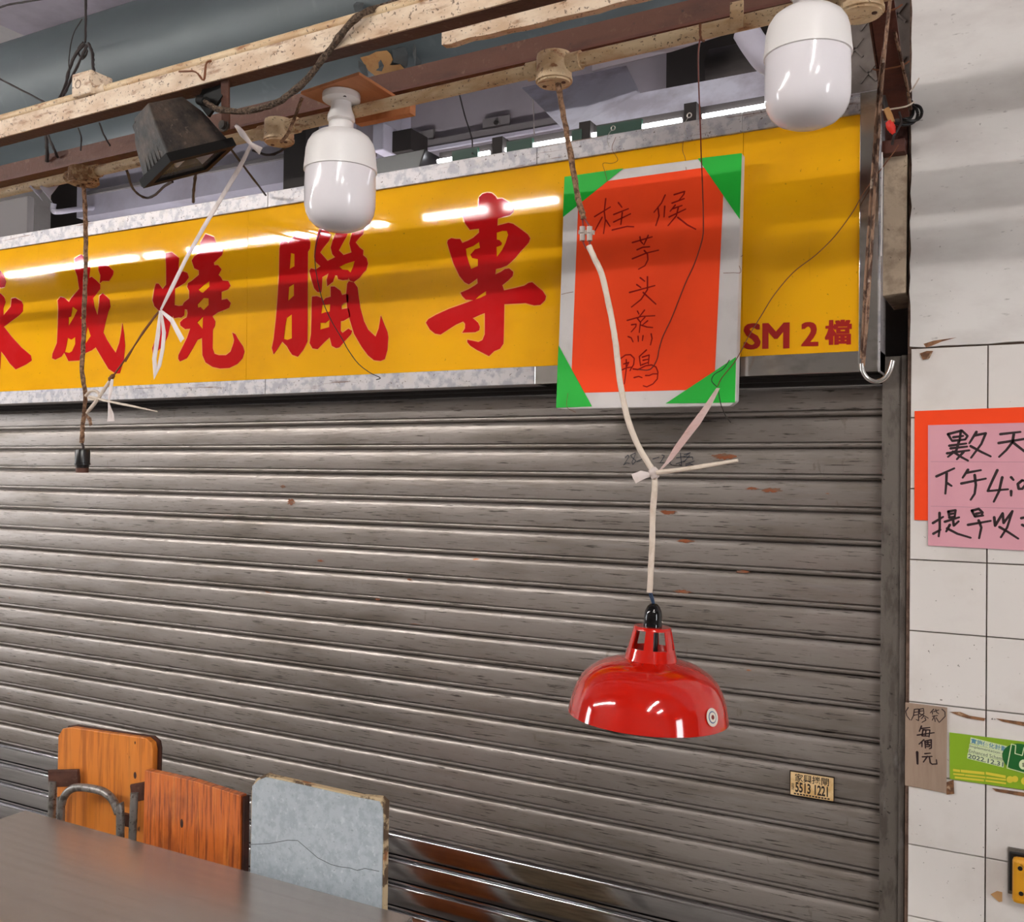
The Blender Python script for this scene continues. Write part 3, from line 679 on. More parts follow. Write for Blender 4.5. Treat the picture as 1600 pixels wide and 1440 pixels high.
write(cb, 'marker_black', [([[(120, 130), (70, 210), (90, 300), (155, 385)], [(245, 170), (225, 300), (180, 390)], [(240, 170), (330, 160), (330, 400), (280, 375)], [(240, 230), (320, 220)], [(235, 290), (320, 275)], [(350, 165), (350, 260)], [(350, 165), (430, 150), (440, 260)], [(360, 205), (430, 200)], [(350, 260), (430, 290), (530, 350)], [(430, 260), (340, 330)], [(440, 300), (390, 360)], [(460, 340), (480, 390), (400, 435)],
             [(640, 165), (570, 240)], [(610, 215), (615, 270)], [(640, 215), (745, 180)], [(680, 170), (700, 230), (745, 260)], [(615, 310), (720, 295)], [(660, 300), (610, 390)], [(660, 350), (670, 420)], [(690, 340), (750, 435)], [(810, 165), (870, 220), (875, 310), (760, 430)]], [1, 11, 8, 1], D_, yc - .0004, .0011),
    ([[(390, 510), (345, 620)], [(390, 560), (560, 540)], [(305, 695), (650, 645)], [(420, 590), (400, 710), (545, 715)], [(420, 590), (560, 590), (545, 730)], [(480, 600), (470, 700)], [(440, 790), (340, 880)], [(400, 850), (400, 935)], [(460, 820), (470, 960)], [(460, 820), (590, 790), (590, 960), (550, 975)], [(490, 850), (570, 840)], [(520, 830), (520, 890)], [(490, 890), (560, 890), (550, 930), (490, 930)],
             [(460, 1075), (570, 1065)], [(410, 1140), (605, 1130)], [(510, 1130), (430, 1245)], [(550, 1140), (570, 1260), (610, 1290), (705, 1285), (695, 1200)]], [6, 7, 4], D_, yc - .0004, .0016),
    ([[(302, 1045), (310, 1280)]], [1], D_, yc - .0004, .0028)])
# green notice
yg = -0.003
gn = thing('green_notice', W(1570, 1232, yg), 'green printed notice with dark green circle and bag symbol, beside the cardboard tag', 'notice')
E_ = (1475, 1130, 125 / 1600)
G = lambda u, v, y: W(E_[0] + u * E_[2], E_[1] + v * E_[2], y)
a, c = G(110, 180, yg), G(125, 1110, yg)
gx1_ = a.x + .215
obj('card', MB().prism([a, V((gx1_, yg, a.z)), V((gx1_, yg, c.z)), V((a.x + .001, yg, c.z))], (0, .002, 0)), 'card_green', gn)
cc = G(1530, 690, yg - .0014); rx = cc.x - G(1165, 690, yg).x; rz = .029
el = [cc + V((math.cos(t) * rx, 0, math.sin(t) * rz)) for t in [i * math.pi / 20 for i in range(40)]]
obj('emblem', MB().prism(el, (0, -.0002, 0)), 'card_darkgreen', gn, label='dark green oval emblem with a pale bag outline')
mb = MB()
mb.ribbon([G(u, v, yg - .0020) for u, v in [(1260, 890), (1350, 410), (1435, 435), (1420, 600), (1565, 640), (1600, 480), (1700, 500), (1760, 530), (1690, 1000), (1600, 985), (1260, 890)]], .0009, .0009, (0, -1, 0))
mb.prism([G(1590 + 90 * math.cos(t), 820 + 100 * math.sin(t), yg - .0018) for t in [i * math.pi / 10 for i in range(20)]], (0, -.0002, 0))
obj('bag_symbol', mb, 'card_cream', gn)
def gtext(s, p0, p1, p2, m, w, back=None):
    mb_ = MB(); a_, b_, c_ = (G(*p, yg - .0012) for p in (p0, p1, p2))
    text_quad(mb_, s, a_, b_, c_, w, V((0, 0, 0)))
    obj('print', mb_, m, gn)
    if back:
        e = .0012; ex = (b_ - a_).normalized(); ez = (c_ - a_).normalized(); h = V((0, .0005, 0))
        obj('print_backing', MB().add([a_ - ex * e - ez * e + h, b_ + ex * e - ez * e + h, b_ + (c_ - a_) + ex * e + ez * e + h, c_ - ex * e + ez * e + h], [(0, 1, 2, 3)]), back, gn)  # cream backing rectangle printed behind the text
gtext('實施優化計劃', (545, 290), (1255, 465), (535, 390), 'card_blue', .012, 'card_cream')
gtext('Implementation of', (520, 420), (1240, 585), (515, 490), 'card_grey', .0, 'card_cream')
gtext('Enhanced Scheme', (505, 510), (1220, 680), (500, 580), 'card_grey', .0, 'card_cream')
gtext('2022.12.31', (485, 600), (1190, 775), (475, 690), 'card_grey', .02, 'card_cream')
mb = MB(); text_quad(mb, '$', G(1565, 780, yg - .0024), G(1612, 790, yg - .0024), G(1560, 865, yg - .0024), .0, V((0, 0, 0))); obj('print', mb, 'ink', gn)
mb = MB()
for (u0, v0, u1, v1, h) in ((180, 905, 320, 925, 50), (335, 920, 810, 970, 55), (835, 965, 1235, 1040, 55), (185, 990, 410, 1010, 35), (420, 1015, 830, 1060, 35), (845, 1062, 1240, 1110, 35), (215, 1055, 800, 1120, 40), (830, 1125, 1240, 1180, 35)):
    mb.add([G(u0, v0, yg - .001), G(u1, v1, yg - .001), G(u1, v1 + h, yg - .001), G(u0, v0 + h, yg - .001)], [(0, 1, 2, 3)])
for (u, v, r) in ((1320, 1120, 70), (1420, 1110, 65), (1620, 1150, 80)):
    mb.add([G(u + r * math.cos(t), v + r * math.sin(t), yg - .0011) for t in [i * math.pi / 8 for i in range(16)]], [tuple(range(16))])
obj('print', mb, 'card_yellow', gn)
# yellow plastic socket cover at the right edge
a, b = W(1577, 1327, 0), W(1583, 1392, 0)
sx = a.x
sk = thing('yellow_socket_box', (sx + .06, -.02, b.z), 'yellow orange plastic socket box on the tiles at the right edge', 'socket box')
obj('back_plate', MB().box(sx - .002, sx + .13, -.006, 0, b.z - .004, a.z + .006), 'guide', sk)
obj('gasket', MB().box(sx, sx + .122, -.012, -.006, b.z + .004, a.z), 'black_plastic', sk, bevel=.002)
obj('cover', MB().box(sx + .006, sx + .12, -.034, -.012, b.z - .012, a.z - .004), 'yellow_plastic', sk, bevel=.008)
for (dx, dz) in ((.02, -.022), (.022, -.072), (.1, -.022), (.1, -.072)):
    c = V((sx + dx, -.0345, a.z + dz))
    mb = MB().lathe([(0.0001, -.0008), (.0045, -.0008), (.0045, .001), (.0001, .001)], c, Matrix.Rotation(math.pi / 2, 3, 'X'), 12)
    obj('screw_hole', mb, 'black_plastic', sk)
# chip of tan material stuck to the tiles
cp_ = [W(u, v, -.003) for u, v in ((1548, 1397), (1558, 1392), (1566, 1394), (1566, 1408), (1561, 1409))]
obj('paper_scrap', MB().prism(cp_, (0, .002, 0)), 'handle_tan', label='small torn tan scrap stuck on the lower tiles', cat='paper scrap')

for nm_, poly in (('residue', [(1484, 1112), (1500, 1112), (1515, 1118), (1540, 1122), (1538, 1126), (1512, 1122), (1496, 1117)]),
                  ('residue', [(1556, 1122), (1600, 1128), (1640, 1132), (1640, 1138), (1600, 1134), (1566, 1127)]),
                  ('residue', [(1478, 1222), (1490, 1218), (1491, 1240), (1479, 1241)]),
                  ('residue', [(1550, 1231), (1600, 1238), (1660, 1246), (1660, 1252), (1600, 1244), (1556, 1236)]),
                  ('residue', [(1443, 537), (1459, 532), (1495, 527), (1470, 534), (1456, 540), (1447, 543)]),
                  ('residue', [(1437, 552), (1448, 548), (1458, 548), (1452, 560), (1442, 562)])):
    P_ = [W(u_, v_, -.0024) for u_, v_ in poly]
    obj(nm_, MB().prism(P_, (0, .0012, 0)), 'residue', pil)
# ------------------------------------------------------------------ beams, conduit, duct overhead
def ext(p, q, e0, e1):
    d = (q - p).normalized(); return p - d * e0, q + d * e1
XD = V((1, 0, 0)); YD = V((0, 1, 0)); ZD = V((0, 0, 1))
# cream beam, nearest
zc = 2.415
p, q = ext(Zp(0, 216, zc), Zp(810, 0, zc), 1.2, .9)
mb = MB().bar(p, q, YD, .004, .036, ow=0, oh=.018)
mb.bar(p, q, YD, .042, .004, ow=.021, oh=.002)
cb_ = thing('steel_beam', (p + q) / 2, 'dirty cream painted steel beam crossing the top left of the picture', 'beam')
obj('web', MB().bar(p, q, YD, .004, .040, 0, .020), 'cream_paint', cb_)
obj('flange', MB().bar(p, q, YD, .036, .004, .020, .002), 'brown_steel', cb_)  # lower flange coloured brown for the beam's shaded underside
obj('flange', MB().bar(p, q, YD, .036, .004, .020, .038), 'cream_paint', cb_)
# conduit lying on the cream beam
mb = MB().tube([p + V((0, .012, .051)), q + V((0, .012, .051))], .010, 12)
cd_ = thing('conduit', p + V((0, .012, .051)), 'thin cream conduit lying on top of the cream beam', 'conduit')
obj('pipe', mb, 'cream_pipe', cd_, True)
jb = W(148, 138, p.y - .01)
t = (jb.x - p.x) / (q.x - p.x); jc = p + (q - p) * t
jbx = thing('junction_box', jc + V((0, .004, .042)), 'square cream junction box sitting on the cream beam', 'junction box')
obj('box', MB().box(jc.x - .028, jc.x + .035, jc.y - .012, jc.y + .045, jc.z + .0405, jc.z + .092), 'cream_paint', jbx, bevel=.004)
obj('knockout', MB().lathe([(.008, 0), (.0095, .001), (.008, .0012)], V((jc.x - .006, jc.y - .0115, jc.z + .066)), Matrix.Rotation(math.pi / 2, 3, 'X'), 16), 'brown_steel', jbx)
obj('gland', MB().tube([V((jc.x + .035, jc.y + .012, jc.z + .052)), V((jc.x + .06, jc.y + .012, jc.z + .0515))], .0135, 12), 'cream_paint', jbx, True)
# second cream beam, further back with ragged edge
p2, q2 = Zp(690, 70, 2.56), Zp(985, 0, 2.56)
p2b, q2b = ext(p2, q2, .0, 1.0)
mb = MB(); n = 60; low = []; top = []
for i in range(n + 1):
    c = p2b + (q2b - p2b) * (i / n); low.append(c + V((0, 0, random.uniform(-.003, .002)))); top.append(c + ZD * .07)
mb.prism(low + top[::-1], (0, .02, 0))
obj('chipped_beam', mb, 'cream_paint', label='short chipped cream beam end near the top centre', cat='beam')
# brown angle iron behind the pipe
ya = -.575
a0, a1 = W(0, 268, ya), W(800, 74, ya)
b0, b1 = W(0, 296, ya), W(800, 106, ya)
zt_, zb_ = (a0.z + a1.z) / 2 + .002, (b0.z + b1.z) / 2
ab = thing('angle_iron', ((a0.x + a1.x) / 2, ya, zb_), 'long rusty brown angle iron directly behind the cream conduit', 'beam')
pa, qa = V((a0.x - 1.2, ya + .05, 0)), V((.35, ya - .03, 0))
pa.z = qa.z = zb_
obj('flange', MB().bar(pa, qa, YD, .005, zt_ - zb_ + .022, 0, (zt_ - zb_) / 2 + .004), 'brown_steel', ab)
obj('flange', MB().bar(pa, qa, YD, .045, .005, -.025, -.002), 'brown_red', ab)
# the main conduit pipe with round boxes
zp = 2.38
pp0, pp1 = Zp(0, 302, zp), Zp(1189, 29, zp)
P0, P1 = ext(pp0, pp1, 1.2, .5)
def on_pipe(pxx):
    """point of the pipe that appears at image column pxx"""
    best = None
    for i in range(400):
        c = P0 + (P1 - P0) * (i / 399); v = c - CAM; u = 800 + FPX * v.dot(RT) / v.dot(FW)
        if best is None or abs(u - pxx) < best[0]: best = (abs(u - pxx), c)
    return best[1]
pd = (P1 - P0).normalized()
cp2 = thing('conduit', (P0 + P1) / 2, 'long cream painted conduit pipe carrying round junction boxes', 'conduit')
obj('pipe', MB().tube([P0, P1], .0125, 16), 'cream_pipe', cp2, True)
for u in (905, 460):
    c = on_pipe(u); obj('rust_band', MB().tube([c - pd * .004, c + pd * .004], .0138, 14), 'brown_red', cp2, True)
c = on_pipe(1155)
obj('saddle_clip', MB().box(c.x - .011, c.x + .011, c.y - .016, c.y - .0128, c.z - .014, c.z + .03), 'cream_pipe', cp2, bevel=.001)
def round_box(u, r, h, label, m, drop=0.0):
    c = on_pipe(u)
    t = thing('round_junction_box', c - ZD * (h * .6), label, 'junction box', 'round junction boxes on the conduit')
    z0 = c.z - h * .6 - drop
    obj('cup', MB().lathe([(.001, h), (r * .97, h), (r, h - .004), (r, .006), (r * 1.04, .005), (r * 1.04, 0), (.001, 0)], (c.x, c.y, z0), None, 28), m, t, True)
    obj('lid', MB().lathe([(.001, .0005), (r * .92, .0005), (r * .92, -.004), (.001, -.004)], (c.x, c.y, z0), None, 28), m, t, True)
    for s in (-1, 1):
        obj('collar', MB().tube([c + pd * (s * r * .9), c + pd * (s * (r + .022))], .0165, 14), m, t, True)
        sc_ = V((c.x, c.y, z0 - .004)) + pd * (s * r * .6)
        obj('screw', MB().lathe([(.0001, .0), (.004, 0), (.004, -.0015), (.0001, -.0015)], sc_, None, 10), 'brown_steel', t)
    return V((c.x, c.y, z0 - .004))
rb1 = round_box(868, .032, .048, 'clean cream round junction box with the red lamp cord hanging from it', 'cream_pipe')
rb2 = round_box(436, .0315, .044, 'cream round junction box beside the plywood square', 'cream_pipe')
rb3 = round_box(130, .036, .036, 'crumbling rusty round junction box at the far left', 'dirty_box')
# blue-grey duct
yd = .10
r1_, r2_ = ray(0, 68), ray(0, 288)
k1, k2 = math.atan2(r1_.z, r1_.y), math.atan2(r2_.z, r2_.y)
Ld = (yd - CAM.y) / math.cos((k1 + k2) / 2)
rd = Ld * math.sin((k1 - k2) / 2); zd = CAM.z + Ld * math.sin((k1 + k2) / 2)
duct = thing('ventilation_duct', (-2, yd, zd - rd), 'large round blue-grey painted duct running behind the beams', 'duct')
Mx = Matrix.Rotation(math.pi / 2, 3, 'Y')
xd1 = W(1130, 20, yd).x
obj('shell', MB().lathe([(rd, -3.4 - xd1 + xd1), (rd, 0)] if False else [(rd, -5.2), (rd, xd1)], (0, yd, zd), Mx, 72), 'duct', duct, True)
obj('end_cap', MB().lathe([(rd, xd1), (.001, xd1)], (0, yd, zd), Mx, 72), 'duct', duct)
def on_duct(u, v, off=0.0):
    d = ray(u, v); o = CAM
    A = d.y ** 2 + d.z ** 2; B = 2 * ((o.y - yd) * d.y + (o.z - zd) * d.z); Cc = (o.y - yd) ** 2 + (o.z - zd) ** 2 - (rd + off) ** 2
    disc = max(B * B - 4 * A * Cc, 0); t = (-B - math.sqrt(disc)) / (2 * A)
    return o + d * t
F_ = (560, 60, 200 / 1440)
peel = [(20, 215), (120, 190), (200, 150), (320, 135), (360, 175), (385, 235), (350, 300), (400, 300), (470, 290), (515, 340), (500, 375), (430, 390), (330, 430), (240, 445), (180, 415), (110, 360), (60, 280)]
obj('bare_patch', MB().prism([on_duct(F_[0] + u * F_[2], F_[1] + v * F_[2], .004) for u, v in peel], (0, .002, 0)), 'peel_tan', duct, label='tan patch where the paint has peeled')
for fl in ([(380, 130), (450, 100), (520, 90), (560, 180), (545, 320), (480, 290), (400, 270)], [(225, 270), (250, 240), (285, 310), (260, 370), (195, 360), (230, 330)], [(620, 60), (650, 90), (650, 200), (710, 270), (690, 330), (640, 300), (610, 170)], [(0, 250), (80, 300), (110, 430), (60, 420), (0, 330)],
           [(-25, -410), (60, -400), (40, -330), (90, -290), (20, -250), (-40, -300), (-60, -370)]):
    pts = [on_duct(F_[0] + u * F_[2], F_[1] + v * F_[2], .012 + random.uniform(-.003, .008)) for u, v in fl]
    obj('paint_flake', MB().prism(pts, (0, .0012, .0006)), 'peel_flake', duct)
# hanging wires by the duct
wl = [('dark drooping wire at the left edge over the ceiling', [(-20, 20, -.4), (10, 8, -.4), (40, 3, -.4), (75, -3, -.4)], .003),
      ('straight dark hanger wire in front of the duct top', [(134, -40, -.45), (134, 20, -.45), (133, 66, -.45)], .0035),
      ('left strand of the tangled wire bunch on the duct', [(133, 68, -.45), (118, 85, -.46), (108, 110, -.47), (102, 135, -.5), (92, 156, -.6)], .004),
      ('second strand of the tangled wire bunch on the duct', [(136, 70, -.45), (126, 92, -.46), (112, 122, -.48), (97, 154, -.6)], .0035),
      ('looping strand hanging at the middle of the wire bunch', [(130, 66, -.45), (122, 78, -.45), (128, 92, -.45), (136, 80, -.45), (128, 68, -.45)], .003),
      ('right strand of the tangled wire bunch above the junction box', [(138, 68, -.45), (144, 82, -.47), (145, 100, -.5), (147, 120, -.6)], .0045),
      ('thin curved wire left of the wire bunch', [(128, 30, -.45), (114, 55, -.45), (108, 90, -.46), (108, 112, -.48)], .0015),
      ('sagging dark wire at the far left of the duct', [(-10, 118, -.45), (20, 134, -.46), (48, 148, -.5), (70, 160, -.6)], .003),
      ('dark wire pair below the cream beam at the left', [(72, 212, -.58), (73, 230, -.58), (74, 252, -.56)], .005),
      ('slanted grey wire below the cream beam at the left', [(75, 212, -.58), (84, 232, -.58), (90, 246, -.56)], .0035),
      ('short dangling wire between the beams left of the floodlight', [(122, 200, -.6), (127, 215, -.6), (126, 235, -.58)], .002),
      ('slanted wire between the beams beside the floodlight', [(155, 192, -.6), (162, 210, -.6), (172, 228, -.58)], .0022),
      ('black wire drooping under the floodlight', [(198, 266, -.55), (208, 295, -.3), (224, 308, -.2), (240, 306, -.2), (258, 290, -.3), (270, 284, -.4)], .0035),
      ('dark wire hanging straight under the floodlight', [(306, 270, -.4), (303, 292, -.3), (302, 316, -.1)], .004),
      ('black diagonal wire right of the floodlight', [(360, 232, -.45), (385, 265, -.3), (415, 305, -.05)], .003),
      ('dark bushy wire near the round box beside the plywood', [(395, 235, -.5), (420, 242, -.5), (440, 235, -.5), (456, 220, -.55)], .003)]
for lb, pts, r in wl:
    wire('hanging_wire', pts, r, 'wire_black', lb, 'wire', jit=.25, group='loose wires overhead')

# ------------------------------------------------------------------ things above and behind the sign
# pale hood with dark opening
yh = .05
HL = [W(818, 138, .12), W(885, 208, .12), W(997, 145, .45), W(975, 105, .45)]
hood = thing('extraction_hood', W(1040, 215, .2), 'pale galvanised extraction hood with dark opening above the orange board', 'hood')
xa, xb = W(884, 208, .1).x, .0
zr = W(1000, 185, .1).z
def HQ(p): return [V(q) for q in p]
zi = zr + .30
XH = W(1325, 150, .1).x
hA, hB, hC, hD = W(885, 207, .20), W(997, 146, .27), W(976, 103, .50), W(815, 137, .46)
hE, hF = W(1325, 135, .20), W(1325, 78, .27)
hE.z = hA.z; hF.z = hB.z
obj('hood_front', MB().prism([hA, hE, hF, hB], (0, .004, .0)), 'hood_steel', hood)
obj('hood_side', MB().add([hA, hB, hC, hD, hA + V((.004, .004, .002)), hB + V((.004, .004, .002)), hC + V((.004, .004, .002)), hD + V((.004, .004, .002))], [(0, 1, 2), (0, 2, 3), (6, 5, 4), (7, 6, 4), (0, 4, 5, 1), (1, 5, 6, 2), (2, 6, 7, 3), (3, 7, 4, 0)]), 'hood_steel', hood)
obj('hood_rim', MB().box(hA.x, XH, .185, .1985, hA.z - .018, hA.z - .001), 'inner_dark', hood)
obj('hood_back', MB().box(hB.x - .02, XH, .56, .57, zr + .05, zr + .6), 'inner_dark', hood)
obj('duct_pipe', MB().tube([V((hB.x + .16, .45, zr + .21)), V((XH, .45, zr + .21))], .085, 24), 'dark_pipe', hood, True)
obj('plastic_sheet', MB().prism([W(925, 110, -.64), W(1000, 92, -.64), W(1050, 80, -.64), W(1075, 72, -.645), W(1175, 40, -.65), W(1175, 30, -.65), W(925, 88, -.64)], (0, .002, 0)), 'inner_pale', label='thin pale blue plastic sheet tucked behind the conduit pipe', cat='plastic sheet')
mb = MB().tube([W(1165, 48, -.1), W(1180, 72, -.1), W(1200, 95, -.1), W(1230, 105, -.1)], .03, 14, 0)
obj('flexible_hose', mb, 'inner_pale', None, True, label='pale ribbed hose partly hidden behind the big bulb', cat='hose')
# trim and rails on the partition
yq = .615
rl = thing('wall_rail', W(750, 215, yq - .02), 'thin horizontal rail with pale lower lip on the partition', 'rail')
a, b = W(640, 229, yq - .03), W(875, 190, yq - .03); zz_ = (a.z + b.z) / 2
obj('rail_bar', MB().box(-2.4, b.x + .25, yq - .010, yq, zz_ - .004, zz_ + .024), 'inner_grey', rl)
obj('rail_lip', MB().box(-2.4, b.x + .25, yq - .014, yq, zz_ - .016, zz_ - .0045), 'inner_pale', rl)
for (u, v, lb) in ((660, 215, 'left'), (777, 193, 'right')):
    c = W(u, v, yq)
    pl = thing('fixing_plate', c - ZD * .03, '%s grey fixing plate with a bolt on the partition above the rail' % lb, 'plate', 'fixing plates')
    obj('plate', MB().box(c.x - .055, c.x + .05, yq - .006, yq + .004, c.z - .03, c.z + .022), 'inner_grey', pl, bevel=.001)
    obj('bolt', MB().lathe([(.0001, .006), (.008, .006), (.008, 0), (.0001, 0)], c + V((0, -.006, 0)), Matrix.Rotation(math.pi / 2, 3, 'X'), 8), 'inner_dark', pl)
wire('hanging_wire', [(718, 148, .55), (726, 180, .55), (737, 215, .4), (738, 240, .065)], .0022, 'wire_black', 'slanted dark wire in front of the partition', 'wire')
wire('hanging_wire', [(833, 142, .55), (834, 190, .4), (836, 228, .065)], .0018, 'wire_silver', 'upright grey wire in front of the partition, left of the hood', 'wire')
# white column and dark corner left of the partition
obj('wall_column', MB().box(W(600, 200, .6).x, W(637, 200, .6).x, .56, .75, 1.9, 3.75), 'inner_pale', kind='structure', label='pale column at the partition end')
c0 = W(613, 222, .4)
tb = thing('wall_fan_box', c0 - ZD * .04, 'pale boxy unit with dark grille behind the smaller bulb', 'fan box')
obj('case', MB().box(c0.x - .045, c0.x, .35, .5, c0.z - .04, c0.z + .05), 'inner_pale', tb, bevel=.004)
obj('grille', MB().box(c0.x, c0.x + .075, .40, .5, c0.z - .035, c0.z + .035), 'inner_dark', tb)
c0 = W(606, 262, .052)
obj('black_hopper', MB().prism([V((c0.x - .10, .052, c0.z + .032)), V((c0.x + .13, .052, c0.z + .036)), V((c0.x + .10, .052, c0.z - .04)), V((c0.x + .10, .052, 2.36)), V((c0.x - .10, .052, 2.36))], (0, .12, 0)), 'black_plastic', label='black box shape just above the sign beside the smaller bulb', cat='box', bevel=.003)
# fluorescent batten inside the stall just above the sign
yl = .09
a, b = W(682, 248, yl), W(1190, 166, yl); zlm = (a.z + b.z) / 2 - .004
fl = thing('fluorescent_batten', ((a.x + b.x) / 2, yl, zlm - .02), 'long fluorescent batten glowing just behind the top of the sign', 'lamp')
for (x0, x1) in ((W(684, 248, yl).x, W(765, 235, yl).x), (W(790, 235, yl).x, W(905, 215, yl).x), (W(925, 215, yl).x, W(1065, 190, yl).x), (W(1098, 185, yl).x, W(1300, 166, yl).x)):
    obj('tube', MB().tube([V((x0, yl, zlm)), V((x1, yl, zlm))], .0055, 12), 'tube_glow', fl, True)
for u in (780, 916, 1080):
    c = W(u, 230, yl); obj('bracket', MB().box(c.x - .016, c.x + .016, yl - .012, yl + .03, zlm - .03, zlm + .035), 'inner_dark', fl)
obj('housing', MB().box(a.x, b.x + .1, yl + .015, yl + .045, zlm + .0, zlm + .03), 'inner_dark', fl)
for (u0, u1) in ((710, 750), (795, 835), (896, 912), (935, 1005)):
    x0, x1 = W(u0, 230, yl).x, W(u1, 230, yl).x
    obj('green_tape', MB().box(x0, x1, yl - .013, yl - .004, zlm - .02, zlm + .016), 'green_tape', fl)
for i, x0 in enumerate((-3.6, -2.3, -1.1)):  # unseen fill tubes, added to brighten the partition and hood
    t = thing('fluorescent_lamp', (x0 + .5, .28, 2.16), '%s added unseen fluorescent tube brightening the stall from behind the sign' % ('left', 'middle', 'right')[i], 'lamp', 'added fill lamps behind the sign')
    obj('tube', MB().tube([V((x0, .28, 2.2)), V((x0 + 1.0, .28, 2.2))], .014, 12), 'tube_fill', t, True)
    obj('tray', MB().box(x0 - .02, x0 + 1.02, .25, .31, 2.14, 2.18), 'fixture_white', t)
    obj('bracket', MB().box(x0 + .48, x0 + .52, .049, .31, 2.12, 2.14), 'fixture_white', t)
# left: soffit, grey panel, dark opening, white pipe
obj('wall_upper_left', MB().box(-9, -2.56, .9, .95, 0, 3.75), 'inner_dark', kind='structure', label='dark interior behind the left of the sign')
ysf = .5
a, b = W(255, 282, ysf), W(470, 240, ysf)
z_s = W(180, 330, ysf).z
obj('wall_soffit', MB().box(W(120, 320, ysf).x, -2.2 + .0, ysf, ysf + .35, z_s, z_s + .22), 'inner_pale', kind='structure', label='pale soffit beam behind the left of the sign')
obj('soffit_rail', MB().box(W(140, 320, ysf).x, -2.2, ysf - .015, ysf, z_s + .085, z_s + .1), 'inner_grey', label='thin dark rail along the pale soffit', cat='rail')
a, b = W(-60, 320, .2), W(43, 300, .2)
obj('grey_panel', MB().box(a.x - .6, b.x, .2, .23, W(20, 400, .2).z, W(43, 306, .2).z), 'inner_grey', label='plain grey panel behind the sign at the far left', cat='panel', bevel=.002)
obj('white_pipe', MB().tube([W(84, 318, .3), W(83, 328, .3), W(90, 331, .3), W(120, 327, .4), W(150, 324, .52)], .011, 10), 'inner_pale', None, True, label='bent white pipe end behind the rusty hanging cord', cat='pipe')
for i, (u, v, s) in enumerate(((62, 296, 14), (78, 297, 16))):
    c = W(u, v, -.615); s *= .0014
    mb = MB().add([c + V((-s, 0, .3 * s)), c + V((-.2 * s, -.01, s)), c + V((s, .01, .6 * s)), c + V((.6 * s, -.01, -s)), c + V((-.3 * s, .015, -1.4 * s)), c + V((0, -.03, 0))], [(0, 1, 5), (1, 2, 5), (2, 3, 5), (3, 4, 5), (4, 0, 5)])
    obj('plastic_scrap', mb, 'inner_pale', label=('upper' if i == 0 else 'lower') + ' crumpled pale plastic scrap under the conduit at the far left', cat='plastic scrap')
obj('dark_post', MB().box(W(452, 250, .45).x, W(486, 250, .45).x, .42, .49, 1.9, 3.7), 'inner_dark', label='dark upright post behind the smaller bulb', cat='post')

# ------------------------------------------------------------------ brown post, block, cables and hook at the top right
pt, pb = W(1372, -30, -.30), W(1402, 184, -.05)
post = thing('steel_bracket', pb, 'rusty brown slanting steel angle beside the pillar top', 'bracket')
side = XD
obj('plate', MB().bar(pt, pb, side, .048, .006), 'brown_red', post)
obj('flange', MB().bar(pt, pb, side, .006, .03, -.024, -.012), 'brown_steel', post)
for (tt, w_) in ((.22, .036), (.62, .04), (.93, .04)):
    c = pt + (pb - pt) * tt
    mb = MB().tube([c + V((-.034, -.002, .006)), c + V((-.02, -.012, -.002)), c + V((.02, -.012, -.002)), c + V((.036, -.004, .008))], .0018, 6)
    obj('tie_wire', mb, 'cord_white' if tt == .93 else 'wire_rust', post, True)
obj('strap', MB().tube([pt + (pb - pt) * .38 + V((.018, -.010, 0)), pt + (pb - pt) * .7 + V((.026, -.010, 0)), pb + V((.028, -.010, .01))], .0034, 6), 'rusty_rod', post, True)
a, b = W(1363, 195, -.03), W(1423, 233, -.03)
obj('angle_stub', MB().box(a.x, PX0B - .004, -.03, .045, b.z - .002, b.z + .026).box(a.x, PX0B - .004, .02, .045, b.z + .026, a.z + .01), 'brown_red', label='short rusty brown steel stub between sign and pillar', cat='bracket', bevel=.001)
c = W(1421, 178, -.02)
mb = MB()
for (rx_, rz_, dx, dz) in ((.013, .02, -.004, .006), (.022, .016, .004, -.004), (.026, .02, -.008, -.006)):
    mb.tube([c + V((dx + rx_ * math.cos(t), -.006 * math.sin(t * 2) - .012, dz + rz_ * math.sin(t))) for t in [i * math.pi / 6 for i in range(13)]], .0034, 8, 0, True, 3)
cl = thing('cable_coil', c - ZD * .03, 'coil of black cable tied against the pillar near the top', 'cable')
obj('coil', mb, 'black_plastic', cl, True)
obj('cable_tie', MB().tube([W(1436, 122, -.04), W(1428, 136, -.045), W(1420, 147, -.045), W(1419, 165, -.045)], .0016, 6), 'cord_white', cl, True)
cc_ = thing('capped_wire', W(1393, 205, -.08), 'wire end with tan sleeve and red cap hanging beside the brown bracket', 'wire')
obj('lead', MB().tube([W(1380, 150, -.1), W(1383, 162, -.1), W(1386, 172, -.1)], .005, 8), 'wire_black', cc_, True)
obj('sleeve', MB().tube([W(1385, 170, -.1), W(1390, 181, -.1), W(1394, 192, -.1)], [.0062, .0068, .006], 10), 'tan_wrap', cc_, True)
obj('cap', MB().tube([W(1389, 190, -.1), W(1393, 200, -.1), W(1397, 209, -.1)], [.0075, .0085, .004], 10, .12), 'red_tip', cc_, True)
obj('tail', MB().tube([W(1405, 175, -.08), W(1408, 192, -.09), W(1397, 212, -.1), W(1394, 226, -.09)], .0026, 6, .2), 'wire_black', cc_, True)
